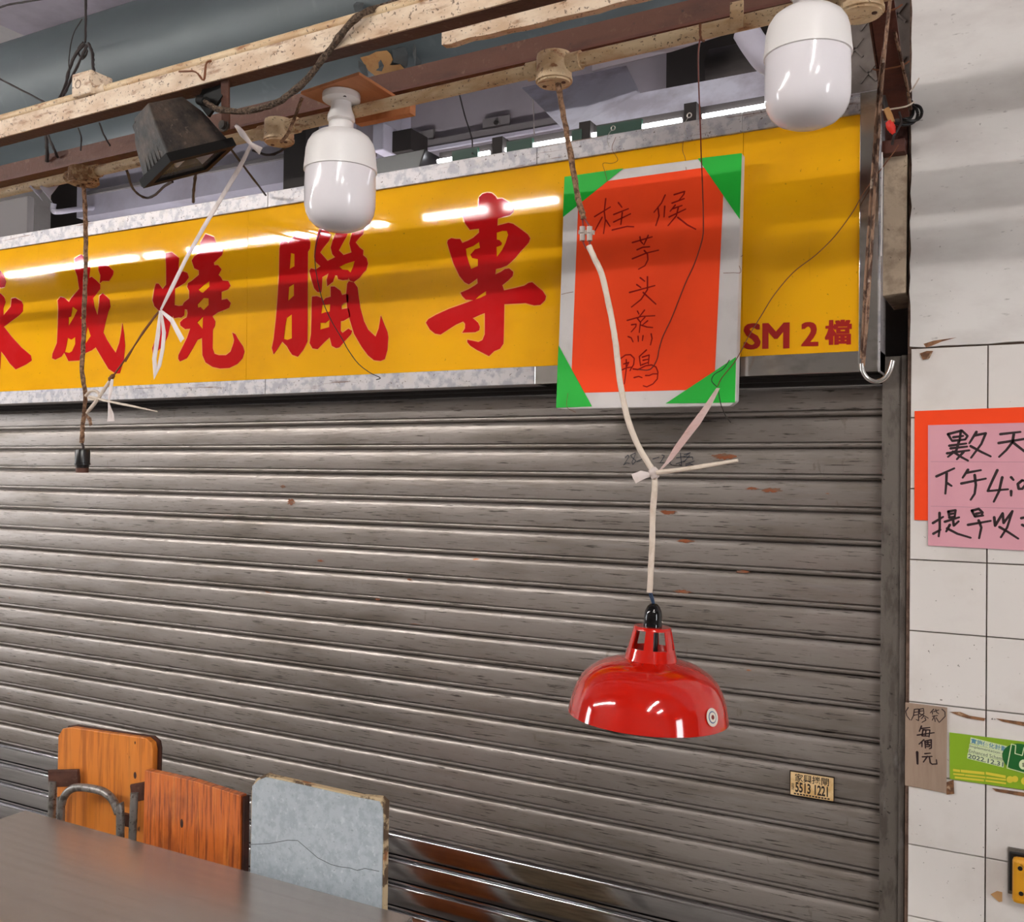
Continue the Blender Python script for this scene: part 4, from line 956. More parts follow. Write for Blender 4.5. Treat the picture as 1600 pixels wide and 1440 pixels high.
# long double rod with hook
hk = thing('hanging_hook', W(1372, 597, -.37), 'long rusty double rod ending in a shiny metal hook over the sign edge', 'hook')
yhk = -.37
obj('rod', MB().tube([W(1392, -12, yhk), W(1378, 130, yhk), W(1362, 380, yhk), W(1351, 545, yhk), W(1347, 575, yhk)], .0034, 8, .12), 'rusty_rod', hk, True)
obj('rod', MB().tube([W(1384, 60, yhk + .006), W(1373, 140, yhk + .006), W(1356, 380, yhk + .006), W(1346, 560, yhk + .006)], .003, 8, .12), 'rusty_rod', hk, True)
obj('hook', MB().tube([W(1346.5, 568, yhk), W(1348, 580, yhk), W(1357, 592, yhk), W(1370, 596, yhk), W(1383, 590, yhk), W(1391, 577, yhk), W(1395, 563, yhk)], .0042, 10), 'hook_steel', hk, True)
wire('white_rod', [(1378.5, 238, -.06), (1378, 310, -.06), (1377, 400, -.06)], .0014, 'lamp_white', 'thin white straight rod along the right end of the sign', 'rod', jit=0)
wire('thin_wire', [(1404, 226, -.05), (1398, 236, -.05), (1380, 260, -.05), (1350, 300, -.05), (1333, 330, -.05), (1305, 368, -.05), (1275, 398, -.05), (1240, 425, -.05), (1210, 460, -.05), (1190, 492, -.06), (1170, 525, -.08), (1150, 562, -.1), (1128, 590, -.11), (1121, 604, -.115)], .0011, 'wire_rust', 'thin brown wire sweeping across the right of the sign to the orange board', 'wire', jit=0)

# ------------------------------------------------------------------ bulbs
def bulb(name, cx, top, r, label, sc, y):
    """LED capsule bulb: cap above, diffuser below. cx, top = world x and z of the neck top"""
    t = thing('led_bulb', (cx, y, top - 2.1 * r), label, 'light bulb', 'white LED bulbs')
    c = V((cx, y, top))
    obj('neck', MB().lathe([(.001, 0), (.28 * r, 0), (.29 * r, -.12 * r), (.34 * r, -.16 * r), (.34 * r, -.42 * r)], c, None, 32), 'lamp_white', t, True)
    obj('cap', MB().lathe([(.30 * r, -.36 * r), (.46 * r, -.40 * r), (.64 * r, -.46 * r), (.80 * r, -.58 * r), (.90 * r, -.74 * r), (.95 * r, -.92 * r), (.985 * r, -1.30 * r), (1.0 * r, -1.42 * r), (1.0 * r, -1.50 * r), (.96 * r, -1.51 * r)], c, None, 64), 'lamp_white', t, True)
    obj('diffuser', MB().lathe([(.96 * r, -1.45 * r), (.965 * r, -1.55 * r), (.975 * r, -2.0 * r), (.97 * r, -2.45 * r), (.93 * r, -2.66 * r), (.84 * r, -2.84 * r), (.68 * r, -2.99 * r), (.45 * r, -3.09 * r), (.2 * r, -3.13 * r), (.001, -3.14 * r)], c, None, 64), 'lamp_diffuser', t, True)
    return t, c
# smaller bulb on the plywood square
cpipe = on_pipe(535)
yb2 = cpipe.y - .035
n2 = W(533, 190, yb2)
r2 = (W(580, 270, yb2).x - W(487, 270, yb2).x) / 2 * .97
bl2, c2 = bulb('b', n2.x, n2.z + .008, r2, 'smaller white capsule bulb under the plywood square', 1, yb2)
ztop = W(533, 147, yb2).z
hd = thing('lamp_holder', (n2.x, yb2, n2.z), 'white batten lamp holder screwed under the plywood square', 'lamp holder')
hh = ztop - n2.z
obj('base', MB().lathe([(.001, hh), (.037, hh), (.038, hh - .003), (.038, hh - .013), (.034, hh - .016), (.02, hh - .018)], (n2.x, yb2, n2.z), None, 40), 'lamp_white', hd, True)
obj('sleeve', MB().lathe([(.0205, hh - .015), (.02, hh * .62), (.0215, hh * .45), (.027, hh * .2), (.0275, .002), (.024, .0), (.001, 0)], (n2.x, yb2, n2.z), None, 40), 'lamp_white', hd, True)
obj('screw_hole', MB().lathe([(.0001, 0), (.0035, 0), (.0035, -.002), (.0001, -.002)], (n2.x + .024, yb2 - .02, n2.z + hh - .0145), None, 10), 'wire_black', hd)
zpl = ztop + .001
pl4 = [Zp(470, 147, zpl), Zp(561, 117, zpl), Zp(648, 172, zpl), Zp(520, 180, zpl)]
ply = thing('plywood_square', (n2.x, yb2, zpl), 'weathered tan plywood square fixed to the conduit', 'board')
e1 = (pl4[1] - pl4[0]); cen = (pl4[0] + pl4[2]) / 2 + V((0, .0, 0))
obj('sheet', MB().prism([pl4[0], pl4[1], pl4[2], Zp(557, 184, zpl)], (0, 0, .006)), 'plywood', ply)
p3 = W(560, 187, -.60); p4 = W(645, 172, -.60)
obj('batten', MB().bar(p3, V((p4.x, p4.y, p3.z)), YD, .02, .024), 'plywood', ply)
# big bulb at the upper right
cpipe1 = on_pipe(1240)
yb1 = cpipe1.y - .03
r1 = (W(1332, 130, yb1).x - W(1190, 130, yb1).x) / 2 * .965
cb1 = W(1261, 196, yb1)
n1z = cb1.z + 3.10 * r1
bl1, c1 = bulb('b', cb1.x, n1z, r1, 'big white capsule bulb cut by the top edge, near the pillar', 1, yb1)
hd1 = thing('lamp_holder', (cb1.x, yb1, n1z), 'white lamp holder above the big bulb at the upper right', 'lamp holder')
obj('base', MB().lathe([(.001, .05), (.038, .05), (.038, .036), (.02, .032), (.02, .015), (.027, .004), (.027, -.004), (.001, -.004)], (cb1.x, yb1, n1z), None, 40), 'lamp_white', hd1, True)
rb4 = round_box(1345, .034, .044, 'round junction box half hidden behind the big bulb', 'cream_pipe')

# ------------------------------------------------------------------ floodlight
FM = Matrix(((0.17, 0.932, 0.321), (0.884, -0.288, 0.369), (0.436, 0.221, -0.872)))
FC = V((-1.518, -0.813, 2.269))
Lc = lambda x, y, z: FC + FM @ V((x, y, z))     # local +z = the way the glass faces
fld = thing('floodlight', Lc(0, 0, 0), 'dusty black halogen floodlight hanging from the cream beam', 'floodlight')
ha, hb = .083, .063
def frame(x0, x1, y0, y1, z0, z1, w):
    mb_ = MB()
    for (a, b, c, d) in ((x0, x1, y0, y0 + w), (x0, x1, y1 - w, y1), (x0, x0 + w, y0 + w, y1 - w), (x1 - w, x1, y0 + w, y1 - w)):
        vs_ = [Lc(x, y, z) for z in (z0, z1) for x, y in ((a, c), (b, c), (b, d), (a, d))]
        mb_.add(vs_, [(0, 3, 2, 1), (4, 5, 6, 7), (0, 1, 5, 4), (1, 2, 6, 5), (2, 3, 7, 6), (3, 0, 4, 7)])
    return mb_
obj('rim', frame(-ha, ha, -hb, hb, -.018, 0, .016), 'flood_rim', fld)
# body: tapering housing
bx = [(-.076, -.057, -.017), (.076, -.057, -.017), (.076, .057, -.017), (-.076, .057, -.017), (-.060, -.048, -.085), (.060, -.048, -.085), (.060, .048, -.085), (-.060, .048, -.085), (-.042, -.034, -.13), (.042, -.034, -.13), (.042, .034, -.13), (-.042, .034, -.13)]
obj('housing', MB().add([Lc(*v) for v in bx], [(0, 1, 5, 4), (1, 2, 6, 5), (2, 3, 7, 6), (3, 0, 4, 7), (4, 5, 9, 8), (5, 6, 10, 9), (6, 7, 11, 10), (7, 4, 8, 11), (8, 9, 10, 11)]), 'flood_black', fld, bevel=.003)
for i in range(7):
    t = -.045 + i * .015
    vs_ = [Lc(t + dx, y, z) for dx in (-.0014, .0014) for (y, z) in ((-.045, -.078), (-.056, -.085), (-.044, -.120), (-.028, -.122), (-.028, -.108))]
    obj('fin', MB().add(vs_, [(0, 1, 2, 3, 4), (9, 8, 7, 6, 5), (0, 5, 6, 1), (1, 6, 7, 2), (2, 7, 8, 3), (3, 8, 9, 4), (4, 9, 5, 0)]), 'flood_black', fld)
for i in range(5):
    y_ = -.03 + i * .015
    obj('rib', MB().bar(Lc(-.0765, y_, -.02), Lc(-.0585, y_ * .8, -.074), FM @ V((0, 1, 0)), .002, .003), 'flood_black', fld)
obj('glass', MB().add([Lc(x, y, -.006) for x, y in ((-.067, -.047), (.067, -.047), (.067, .047), (-.067, .047))], [(0, 1, 2, 3)]), 'glass', fld)
n = 8; mb = MB()
for i in range(n):
    a0_ = math.pi * i / n; a1_ = math.pi * (i + 1) / n
    f_ = lambda a: (-.064 * math.cos(a) * 1, -.012 - .035 * math.sin(a))
    (xa_, za_), (xb_, zb2) = f_(a0_), f_(a1_)
    mb.add([Lc(xa_, -.044, za_), Lc(xb_, -.044, zb2), Lc(xb_, .044, zb2), Lc(xa_, .044, za_)], [(0, 1, 2, 3)])
obj('reflector', mb, 'reflector', fld)
mb = MB().tube([Lc(0, -.04, -.022), Lc(0, .04, -.022)], .005, 10)
obj('halogen_tube', mb, 'lamp_white', fld, True)
obj('rating_label', MB().add([Lc(-.066 - .004, -.052, -.04), Lc(-.071, -.03, -.03), Lc(-.062, -.03, -.062), Lc(-.062, -.046, -.064)], [(0, 1, 2, 3)]), 'flood_white', fld)
obj('hinge', MB().bar(Lc(-.08, -.066, -.012), Lc(-.05, -.066, -.012), FM @ V((0, 1, 0)), .012, .014), 'flood_black', fld, bevel=.002)
# bracket and strap
s0, s1 = W(352, 122, -.84), W(353, 200, -.80)
obj('strap', MB().bar(s0, s1, XD, .019, .004), 'brown_steel', fld)
obj('pivot', MB().lathe([(.0001, .01), (.008, .01), (.008, .004), (.013, .004), (.013, 0), (.0001, 0)], s1 + V((0, -.003, .004)), Matrix.Rotation(math.pi / 2, 3, 'X'), 16), 'flood_black', fld, True)
obj('gusset', MB().prism([W(345, 120, -.83), W(347, 150, -.83), W(325, 182, -.82), W(308, 160, -.82), W(318, 135, -.83)], (0, .006, 0)), 'flood_rim', fld)
obj('arm', MB().bar(W(290, 150, -.80), W(350, 140, -.82), ZD, .012, .006), 'flood_black', fld)
obj('cable_gland', MB().tube([W(312, 157, -.83), W(322, 159, -.84)], .0095, 12), 'flood_rim', fld, True)
wire('power_cable', [(318, 158, -.84), (340, 170, -.84), (370, 174, -.84), (405, 170, -.84), (440, 156, -.84), (475, 128, -.85), (510, 85, -.86), (540, 45, -.87), (565, 22, -.87), (600, 10, -.84), (640, 2, -.82)], .0062, 'cord_dust', 'thick dusty cable looping from the floodlight up over the cream beam', 'cable', jit=.2, seg=8)
wire('tie_string', [(280, 112, -.86), (305, 112, -.87), (318, 125, -.87), (322, 100, -.87), (330, 95, -.86)], .002, 'wire_rust', 'twisted rusty wire tied round the cream beam above the floodlight', 'wire', jit=.3)
wire('supply_cable', [(472, 153, -.72), (462, 180, -.71), (450, 208, -.71), (439, 222, -.70)], .0038, 'cord_dirty', 'short tan cord from the plywood to the round box', 'cord', jit=.15)

# ------------------------------------------------------------------ left hanging cord, bare lamp socket, plastic strips
yL = rb3.y
lc = thing('pendant_socket', W(128, 738, yL), 'black bulb socket hanging on a rusty crusted cord at the left', 'lamp socket')
cordL = [rb3 + ZD * .002] + [W(u, v, yL) for u, v in ((133, 330), (134, 380), (133, 450), (131, 500), (130, 545), (128, 575), (133, 615), (132, 640), (129, 670), (128, 692))]
obj('cord', MB().tube(cordL, .0052, 8, .22), 'cord_dirty', lc, True)
obj('lead', MB().tube([W(127, 690, yL), W(130, 698, yL), W(129, 704, yL)], .003, 8), 'wire_black', lc, True)
c = W(129, 702, yL); sc_ = (W(200, 702, yL).x - W(100, 702, yL).x) / 100 / 1.0
h_ = c.z - W(129, 738, yL).z
rS = 11.2 * h_ / 36
obj('socket', MB().lathe([(.001, 0), (rS * .92, 0), (rS, -.05 * h_), (rS, -.58 * h_), (rS * 1.08, -.6 * h_), (rS * 1.08, -.66 * h_), (rS * .92, -.67 * h_), (rS * .84, -.8 * h_)], c, None, 28), 'black_plastic', lc, True)
obj('contact_ring', MB().lathe([(rS * .83, -.78 * h_), (rS * .83, -1.0 * h_), (rS * .6, -1.0 * h_), (rS * .6, -.8 * h_)], c, None, 28), 'brown_steel', lc, True)
def strip(name, pts, w, m, parent, nrm=V((0, -1, 0))):
    """folded plastic ribbon of slight thickness"""
    mb_ = MB(); P_ = [W(*p) for p in pts]; n_ = len(P_); vs_ = []
    ww = w if isinstance(w, (list, tuple)) else [w] * n_
    for i, p in enumerate(P_):
        d = (P_[min(i + 1, n_ - 1)] - P_[max(i - 1, 0)]).normalized(); s_ = d.cross(nrm).normalized()
        for k_ in (-1, 0, 1):
            vs_.append(p + s_ * (k_ * ww[i]) + nrm * (.0016 if k_ == 0 else 0))
        for k_ in (1, 0, -1):
            vs_.append(p + s_ * (k_ * ww[i]) + nrm * (.0006 if k_ == 0 else -.0008))
    fs = [(i * 6 + j, i * 6 + (j + 1) % 6, (i + 1) * 6 + (j + 1) % 6, (i + 1) * 6 + j) for i in range(n_ - 1) for j in range(6)]
    mb_.add(vs_, fs)
    return obj(name, mb_, m, parent, True)
tie = thing('plastic_tie', W(135, 640, yL), 'white plastic strip tied from the conduit down to the left hanging cord', 'plastic strip')
ym = -.66
strip('ribbon', [(368, 195, -.73), (378, 208, -.73), (392, 225, -.74), (408, 236, -.74)], [.004, .007, .004, .008], 'plastic_strip', tie)
strip('ribbon', [(391, 228, -.75), (374, 262, -.73), (345, 310, -.71), (318, 355, -.69), (290, 405, -.68), (268, 450, -.67), (251, 484, -.665)], [.005, .0065, .006, .006, .0055, .006, .003], 'plastic_strip', tie)
strip('loop', [(250, 485, -.665), (247, 520, -.665), (241, 560, -.665), (243, 588, -.665), (249, 570, -.668), (254, 545, -.668), (256, 520, -.668), (252, 488, -.668)], [.003, .007, .007, .009, .006, .006, .006, .003], 'plastic_strip', tie)
strip('tail', [(252, 486, -.67), (268, 500, -.67), (285, 532, -.67)], [.003, .006, .007], 'plastic_strip', tie)
obj('string', MB().tube([W(249, 486, ym), W(225, 518, ym), W(195, 562, ym), W(175, 590, ym)], .002, 6, .2), 'wire_rust', tie, True)
obj('string', MB().tube([W(247, 487, ym), W(222, 520, ym), W(196, 565, ym)], .0016, 6, .2), 'wire_rust', tie, True)
obj('knot', MB().tube([W(178, 586, ym), W(174, 590, ym), W(171, 595, ym)], [.004, .006, .004], 8, .3), 'wire_rust', tie, True)
strip('ribbon', [(175, 592, -.662), (173, 608, -.662), (170, 625, -.662), (170, 632, -.662), (173, 648, -.662), (173, 658, -.662)], [.005, .006, .003, .003, .010, .013], 'plastic_strip', tie)
obj('strand', MB().tube([W(172, 594, ym), W(155, 620, -.655), W(136, 645, -.645)], .0042, 8, .15), 'cord_white', tie, True)
obj('strand', MB().tube([W(134, 618, -.645), (W(142, 611, -.65)), W(152, 612, -.65), W(155, 620, -.65), W(146, 624, -.65), W(138, 621, -.64)], .0034, 8, .1), 'cord_white', tie, True)
obj('strand', MB().tube([W(140, 619, -.65), W(170, 627, -.66), W(205, 634, -.67), W(246, 643, -.68)], [.003, .003, .0028, .0014], 8, .1), 'cord_white', tie, True)
strip('tail', [(134, 648, -.65), (140, 655, -.652), (142, 665, -.652)], [.003, .006, .005], 'cord_dirty', tie)

# black wire loop on the sign below the smaller bulb
wire('thin_wire', [(512, 337, -.06), (503, 355, -.06), (495, 378, -.06), (492, 400, -.06), (494, 425, -.06), (500, 455, -.06), (508, 480, -.06), (520, 505, -.06), (535, 530, -.06), (545, 548, -.06), (560, 568, -.06), (578, 582, -.06), (594, 590, -.06), (588, 593, -.06)], .0013, 'wire_black', 'thin black wire curving down across the sign below the smaller bulb', 'wire', jit=.1)
wire('thin_wire', [(1094, 60, -.70), (1093, 66, -.70), (1091, 90, -.6), (1092, 140, -.4), (1094, 190, -.25), (1096, 250, -.16), (1098, 300, -.13), (1099, 350, -.12), (1097, 375, -.12), (1085, 412, -.115), (1072, 440, -.112), (1060, 470, -.11), (1048, 500, -.108), (1036, 525, -.108), (1030, 545, -.106), (1027, 560, -.104), (1020, 573, -.102), (1012, 578, -.1), (998, 577, -.1)], .0014, 'wire_red', 'thin dark wire from the conduit down across the orange sheet', 'wire', jit=.1)
wire('binding_wire', [(1094, 38, -.72), (1094, 52, -.722), (1096, 62, -.715), (1100, 64, -.70)], .002, 'wire_rust', 'rusty binding wire around the conduit right of centre', 'wire', jit=.2)

# ------------------------------------------------------------------ red pendant lamp
yR = rb1.y + .02
LAMP_Y = -.62
lampt = thing('pendant_lamp', W(1015, 1150, LAMP_Y), 'glossy red pendant lamp hanging in front of the shutter', 'lamp')
ytop = rb1.y
def cy(v):   # the cord's distance eases from the box to the lamp
    return ytop + (LAMP_Y - ytop) * min(1, max(0, (v - 120) / 820))
up_ = [(870, 122), (877, 160), (884, 200), (895, 262), (903, 310), (910, 334), (912, 342)]
obj('cord', MB().tube([W(u, v, cy(v)) for u, v in up_], .0052, 8, .18), 'cord_dirty', lampt, True)
for s in (-1, 1):
    obj('wire', MB().tube([W(911 + s, 340, cy(340)), W(916 + s * 5, 355, cy(350)), W(916 + s * 5, 376, cy(376)), W(919 + s * 3, 388, cy(388))], .0018, 6), 'wire_red', lampt, True)
    for v0 in (354, 366):
        obj('terminal', MB().tube([W(915.5 + s * 5.5, v0, cy(v0) - .001), W(915.5 + s * 5.5, v0 + 10, cy(v0) - .001)], .0052, 10), 'clear_plastic', lampt, True)
obj('terminal_bar', MB().bar(W(905, 363, cy(363)), W(928, 363, cy(363)), ZD, .007, .007), 'clear_plastic', lampt)
flex = [(920, 384), (928, 402), (940, 428), (950, 470), (957, 505), (963, 545), (968, 590), (975, 630), (984, 664), (998, 698), (1012, 722), (1021, 738), (1023, 760), (1020, 800), (1019, 850), (1017, 890), (1015, 925)]
obj('flex', MB().tube([W(u, v, cy(v)) for u, v in flex], .0053, 10, .05), 'cord_white', lampt, True)
# tie strip to the board's corner
ts = thing('plastic_tie', W(1023, 742, cy(740)), 'pale plastic strip tying the lamp flex to the orange board corner', 'plastic strip')
strip('ribbon', [(1122, 606, -.13), (1105, 635, -.20), (1085, 664, -.30), (1062, 695, -.42), (1045, 720, -.52), (1030, 736, -.60)], [.004, .008, .012, .011, .008, .004], 'plastic_strip', ts)
obj('knot', MB().tube([W(1019, 733, cy(735) - .002), W(1022, 738, cy(738) - .004), W(1024, 746, cy(744) - .002)], [.007, .0085, .007], 10, .15), 'plastic_strip', ts, True)
strip('tail', [(1018, 741, -.64), (1003, 742, -.645), (990, 748, -.65)], [.003, .008, .009], 'plastic_strip', ts)
obj('strand', MB().tube([W(1026, 738, -.645), W(1060, 734, -.645), (W(1100, 728, -.65)), W(1153, 719, -.655)], [.0042, .004, .004, .0028], 8, .08), 'cord_white', ts, True)
wire('tie_wire', [(1120, 604, -.118), (1112, 595, -.105), (1116, 585, -.1), (1130, 576, -.1), (1140, 562, -.098)], .001, 'wire_black', None, None, ts, jit=.1)
wire('tie_wire', [(1122, 606, -.12), (1126, 630, -.115), (1134, 650, -.11), (1142, 660, -.11)], .001, 'wire_black', None, None, ts, jit=.1)
# shade
top = W(1015.5, 978, LAMP_Y)
rimc = W(1012, 1117, LAMP_Y)
MM = (W(1138, 1119, LAMP_Y) - W(890, 1119, LAMP_Y)).length      # rim width, m
RR = MM / 2 * .945
HS = (top.z - rimc.z) * 1.0
ax_ = (CAM - rimc); ax_.z = 0; ax_.normalize()
MR = Matrix.Rotation(math.radians(-4.5), 3, ax_) if False else Matrix.Rotation(math.radians(4.5), 3, -ax_) @ Matrix.Identity(3)
MR = Matrix.Rotation(math.radians(2.6), 3, FW)   # left side up
u = RR / 124.0
T = lambda r, h: (r * u, (h) * u)
hs = HS / u        # height in rim-pixels
prof_s = [(40.5, hs - 50.5), (45, hs - 51.5), (62, hs - 54.5), (75, hs - 59), (86, hs - 65), (97, hs - 73), (106, hs - 83), (113, hs - 96), (118.5, hs - 111), (122, hs - 126), (123.7, 2), (124, 0)]
inner = [(r - 1.5, h - 1.0) for r, h in reversed(prof_s)]
shade_o = rimc
def LM(name, prof, m, parent=lampt, seg=72, a0=0, a1=2 * math.pi, smooth=True):
    return obj(name, MB().lathe([T(r, h) for r, h in prof], shade_o, MR, seg, a0, a1), m, parent, smooth)
shade = LM('shade', prof_s + inner + [prof_s[0]], 'lamp_red')
neck = [(26.5, hs), (27.5, hs - 1), (38, hs - 54)]
def nr(h): return 29 + (hs - h) * (12.5 / 54)
LM('neck_ring', [(12, hs), (28, hs), (29.5, hs - 1.5), (nr(hs - 5), hs - 5), (nr(hs - 5) - 2.5, hs - 5), (24, hs - 2.5), (12, hs - 2.5)], 'lamp_red')
LM('neck_ring', [(nr(hs - 33), hs - 33), (nr(hs - 54) + .5, hs - 52), (nr(hs - 54) - 2, hs - 52), (nr(hs - 33) - 2.5, hs - 33), (nr(hs - 33), hs - 33)], 'lamp_red')
base_a = math.atan2(-ax_.y, -ax_.x)
for i in range(6):
    a_m = math.atan2(ax_.y, ax_.x) + math.radians(-8) + i * math.pi / 3
    a0_, a1_ = a_m - .20, a_m + .20
    mb = MB(); pr = [T(nr(hs - 4), hs - 4), T(nr(hs - 34), hs - 34), T(nr(hs - 34) - 2.6, hs - 34), T(nr(hs - 4) - 2.6, hs - 4), T(nr(hs - 4), hs - 4)]
    mb.lathe(pr, shade_o, MR, 4, a0_, a1_)
    mb.add([shade_o + MR @ V((r * math.cos(a), r * math.sin(a), h)) for a in (a0_,) for r, h in pr[:4]], [(0, 1, 2, 3)])
    mb.add([shade_o + MR @ V((r * math.cos(a), r * math.sin(a), h)) for a in (a1_,) for r, h in pr[:4]], [(3, 2, 1, 0)])
    obj('neck_bar', mb, 'lamp_red', lampt, True)
    # embossed panel below each window
for i in range(16):
    a = i * math.pi / 8 + .1
    e = lambda r, h, da: shade_o + MR @ V((r * u * math.cos(a + da), r * u * math.sin(a + da), h * u))
    obj('vent_slot', MB().add([e(45, hs - 51.0, -.012), e(45, hs - 51.0, .012), e(55, hs - 52.7, .012), e(55, hs - 52.7, -.012)], [(0, 1, 2, 3)]), 'sign_red_dark', lampt)
LM('socket', [(1, hs + 4), (9, hs + 4), (10, hs - 38), (1, hs - 38)], 'black_plastic', seg=28)
LM('cap', [(14.6, hs - 1), (14.6, hs + 2), (14.1, hs + 5), (14.3, hs + 6), (14, hs + 16), (12.7, hs + 24), (9.5, hs + 31), (6, hs + 34.5), (3, hs + 35.5), (1, hs + 35.5)], 'black_gloss', seg=36)
captop = shade_o + MR @ V((0, 0, (hs + 34) * u))
for s_ in (-1, 1):
    obj('wire', MB().tube([W(1015 + s_, 922, LAMP_Y), (W(1015, 922, LAMP_Y) + captop) / 2 + V((s_ * .002, 0, 0)), captop + V((s_ * .001, 0, 0))], .0017, 6), 'wire_blue', lampt, True)
# maker's round sticker
aS = math.atan2(ax_.y, ax_.x) + math.radians(50)
def sstick(rad, off, m, nm):
    rr_, hh_ = 119.6, hs - 114.5
    c = shade_o + MR @ V((rr_ * u * math.cos(aS), rr_ * u * math.sin(aS), hh_ * u))
    nrm = (MR @ V((math.cos(aS), math.sin(aS), .26))).normalized()
    tv = (MR @ V((-math.sin(aS), math.cos(aS), 0))).normalized(); bv = nrm.cross(tv)
    vs_ = [c + nrm * off + (tv * math.cos(t) + bv * math.sin(t)) * rad for t in [i * math.pi / 12 for i in range(24)]]
    obj(nm, MB().prism(vs_, nrm * .0003), m, lampt)
sstick(.0150, .0012, 'sticker_white', 'sticker'); sstick(.0100, .0016, 'sticker_blue', 'sticker_ring'); sstick(.0082, .0020, 'sticker_white', 'sticker_centre'); sstick(.0038, .0024, 'wire_red', 'sticker_mark')

# ------------------------------------------------------------------ table, chair and boards
zt_ = .75
tA, tB = Zp(34, 1267, zt_), Zp(650, 1428, zt_)
xa, xb = tA.x, tB.x; yfar = (tA.y + tB.y) / 2
tb = thing('steel_table', ((xa + xb) / 2, yfar - .35, 0), 'brushed stainless steel table top at the lower left', 'table')
obj('table_top', MB().box(xa, xb, yfar - .70, yfar, zt_ - .025, zt_), 'steel_top', tb, bevel=.003)
for (x, y) in ((xa + .06, yfar - .06), (xb - .06, yfar - .06), (xa + .06, yfar - .64), (xb - .06, yfar - .64)):
    obj('leg', MB().box(x - .016, x + .016, y - .016, y + .016, 0, zt_ - .025), 'tube_grey', tb, bevel=.002)
obj('apron', MB().box(xa + .05, xb - .05, yfar - .07, yfar - .05, zt_ - .08, zt_ - .025).box(xa + .05, xb - .05, yfar - .65, yfar - .63, zt_ - .08, zt_ - .025), 'tube_grey', tb)
# orange wood folding chair
yc1 = -.47
def lean(px_, py_, y): return W(px_, py_, y)
def panel(name, corners, thick, m, parent, edge_m=None, bottom=None, bev=.0):
    """board through traced corners, extended down to z = bottom"""
    return obj(name, MB().prism(corners, (0, thick, 0)), m, parent, bevel=bev)
def rounded(l, u_, v_):  return l
a = [W(u, v, yc1) for u, v in ((91, 1150), (98, 1138), (112, 1136), (170, 1145), (228, 1153), (237, 1161), (239, 1172))]
xl, xr_ = a[0].x - .004, a[-1].x - .006
ch = thing('folding_chair', ((xl + xr_) / 2, yc1, 0), 'folding chair with orange varnished wooden back and grey tube frame', 'chair')
back = a + [V((xr_, yc1, .46)), V((xl, yc1, .46))]
bk = obj('backrest', MB().prism(back, (0, .016, 0)), 'wood_orange', ch, bevel=.0015)
core = [p + V((0, .016, 0)) + V((.012 if p.x > (xl + xr_) / 2 else .002, 0, .004 if p.z > .5 else 0)) for p in back]
obj('edge_band', MB().prism(core, (0, .004, 0)), 'wood_edge', bk)
for (u_, v_, r_) in ((211, 1211, .009), (118, 1206, .003), (211, 1160, .004)):
    c = W(u_, v_, yc1 - .0004); obj('knot', MB().add([c + V((math.cos(t) * r_ * .6, 0, math.sin(t) * r_)) for t in [i * math.pi / 8 for i in range(16)]], [tuple(range(16))]), 'wood_edge', bk)
yf = yc1 - .05
arch = [(96, 1340), (95, 1285), (97, 1255), (103, 1240), (115, 1231), (130, 1230), (150, 1233), (164, 1238), (176, 1249), (184, 1268), (188, 1295), (188, 1340)]
pa_ = [W(u_, v_, yf) for u_, v_ in arch]
pa_[0].z = 0.012; pa_[-1].z = .012
obj('frame_arch', MB().tube([pa_[0]] + pa_[1:-1] + [pa_[-1]], .0105, 12), 'tube_grey', ch, True)
for (u_, v_, u2, nm) in ((83, 1220, 80, 0), (210, 1238, 207, 1)):
    c = W(u_, v_, yf + .01); b_ = W(u2, v_ + 70, yf + .01)
    obj('side_tube', MB().tube([c, b_, V((b_.x, b_.y, .0))], .010, 12, 0, False), 'tube_grey', ch, True)
for (u_, v_) in ((97, 1220), (211, 1240)):
    c = W(u_, v_, yf + .012)
    obj('hinge', MB().bar(c + V((-.05 if u_ < 150 else -.012, -.002, 0)), c + V((.03 if u_ < 150 else .022, .03, .006)), ZD, .045, .012), 'brown_steel', ch, bevel=.002)
c = W(197, 1280, yf + .02); obj('spacer', MB().bar(c - V((.014, 0, 0)), c + V((.02, 0, 0)), ZD, .03, .012), 'brown_steel', ch)
# reddish board
yc2 = -.535
a = [W(u_, v_, yc2) for u_, v_ in ((226, 1203), (300, 1219), (376, 1243))]
xl, xr_ = W(220, 1270, yc2).x, W(374, 1300, yc2).x
b2_ = thing('wooden_board', ((xl + xr_) / 2, yc2, 0), 'reddish brown varnished wooden board standing behind the table', 'board')
obj('board', MB().prism(a + [V((xr_, yc2, .0)), V((xl, yc2, .0))], (0, .02, 0)), 'wood_red', b2_, bevel=.0015)
obj('edge', MB().bar(V((a[2].x + .004, yc2 + .014, a[2].z - .004)), V((xr_ + .004, yc2 + .014, 0)), YD, .018, .006), 'wood_edge', b2_)
c = W(284, 1286, yc2 - .0004); obj('knot', MB().add([c + V((math.cos(t) * .0052, 0, math.sin(t) * .011)) for t in [i * math.pi / 8 for i in range(16)]], [tuple(range(16))]), 'wood_edge', b2_)
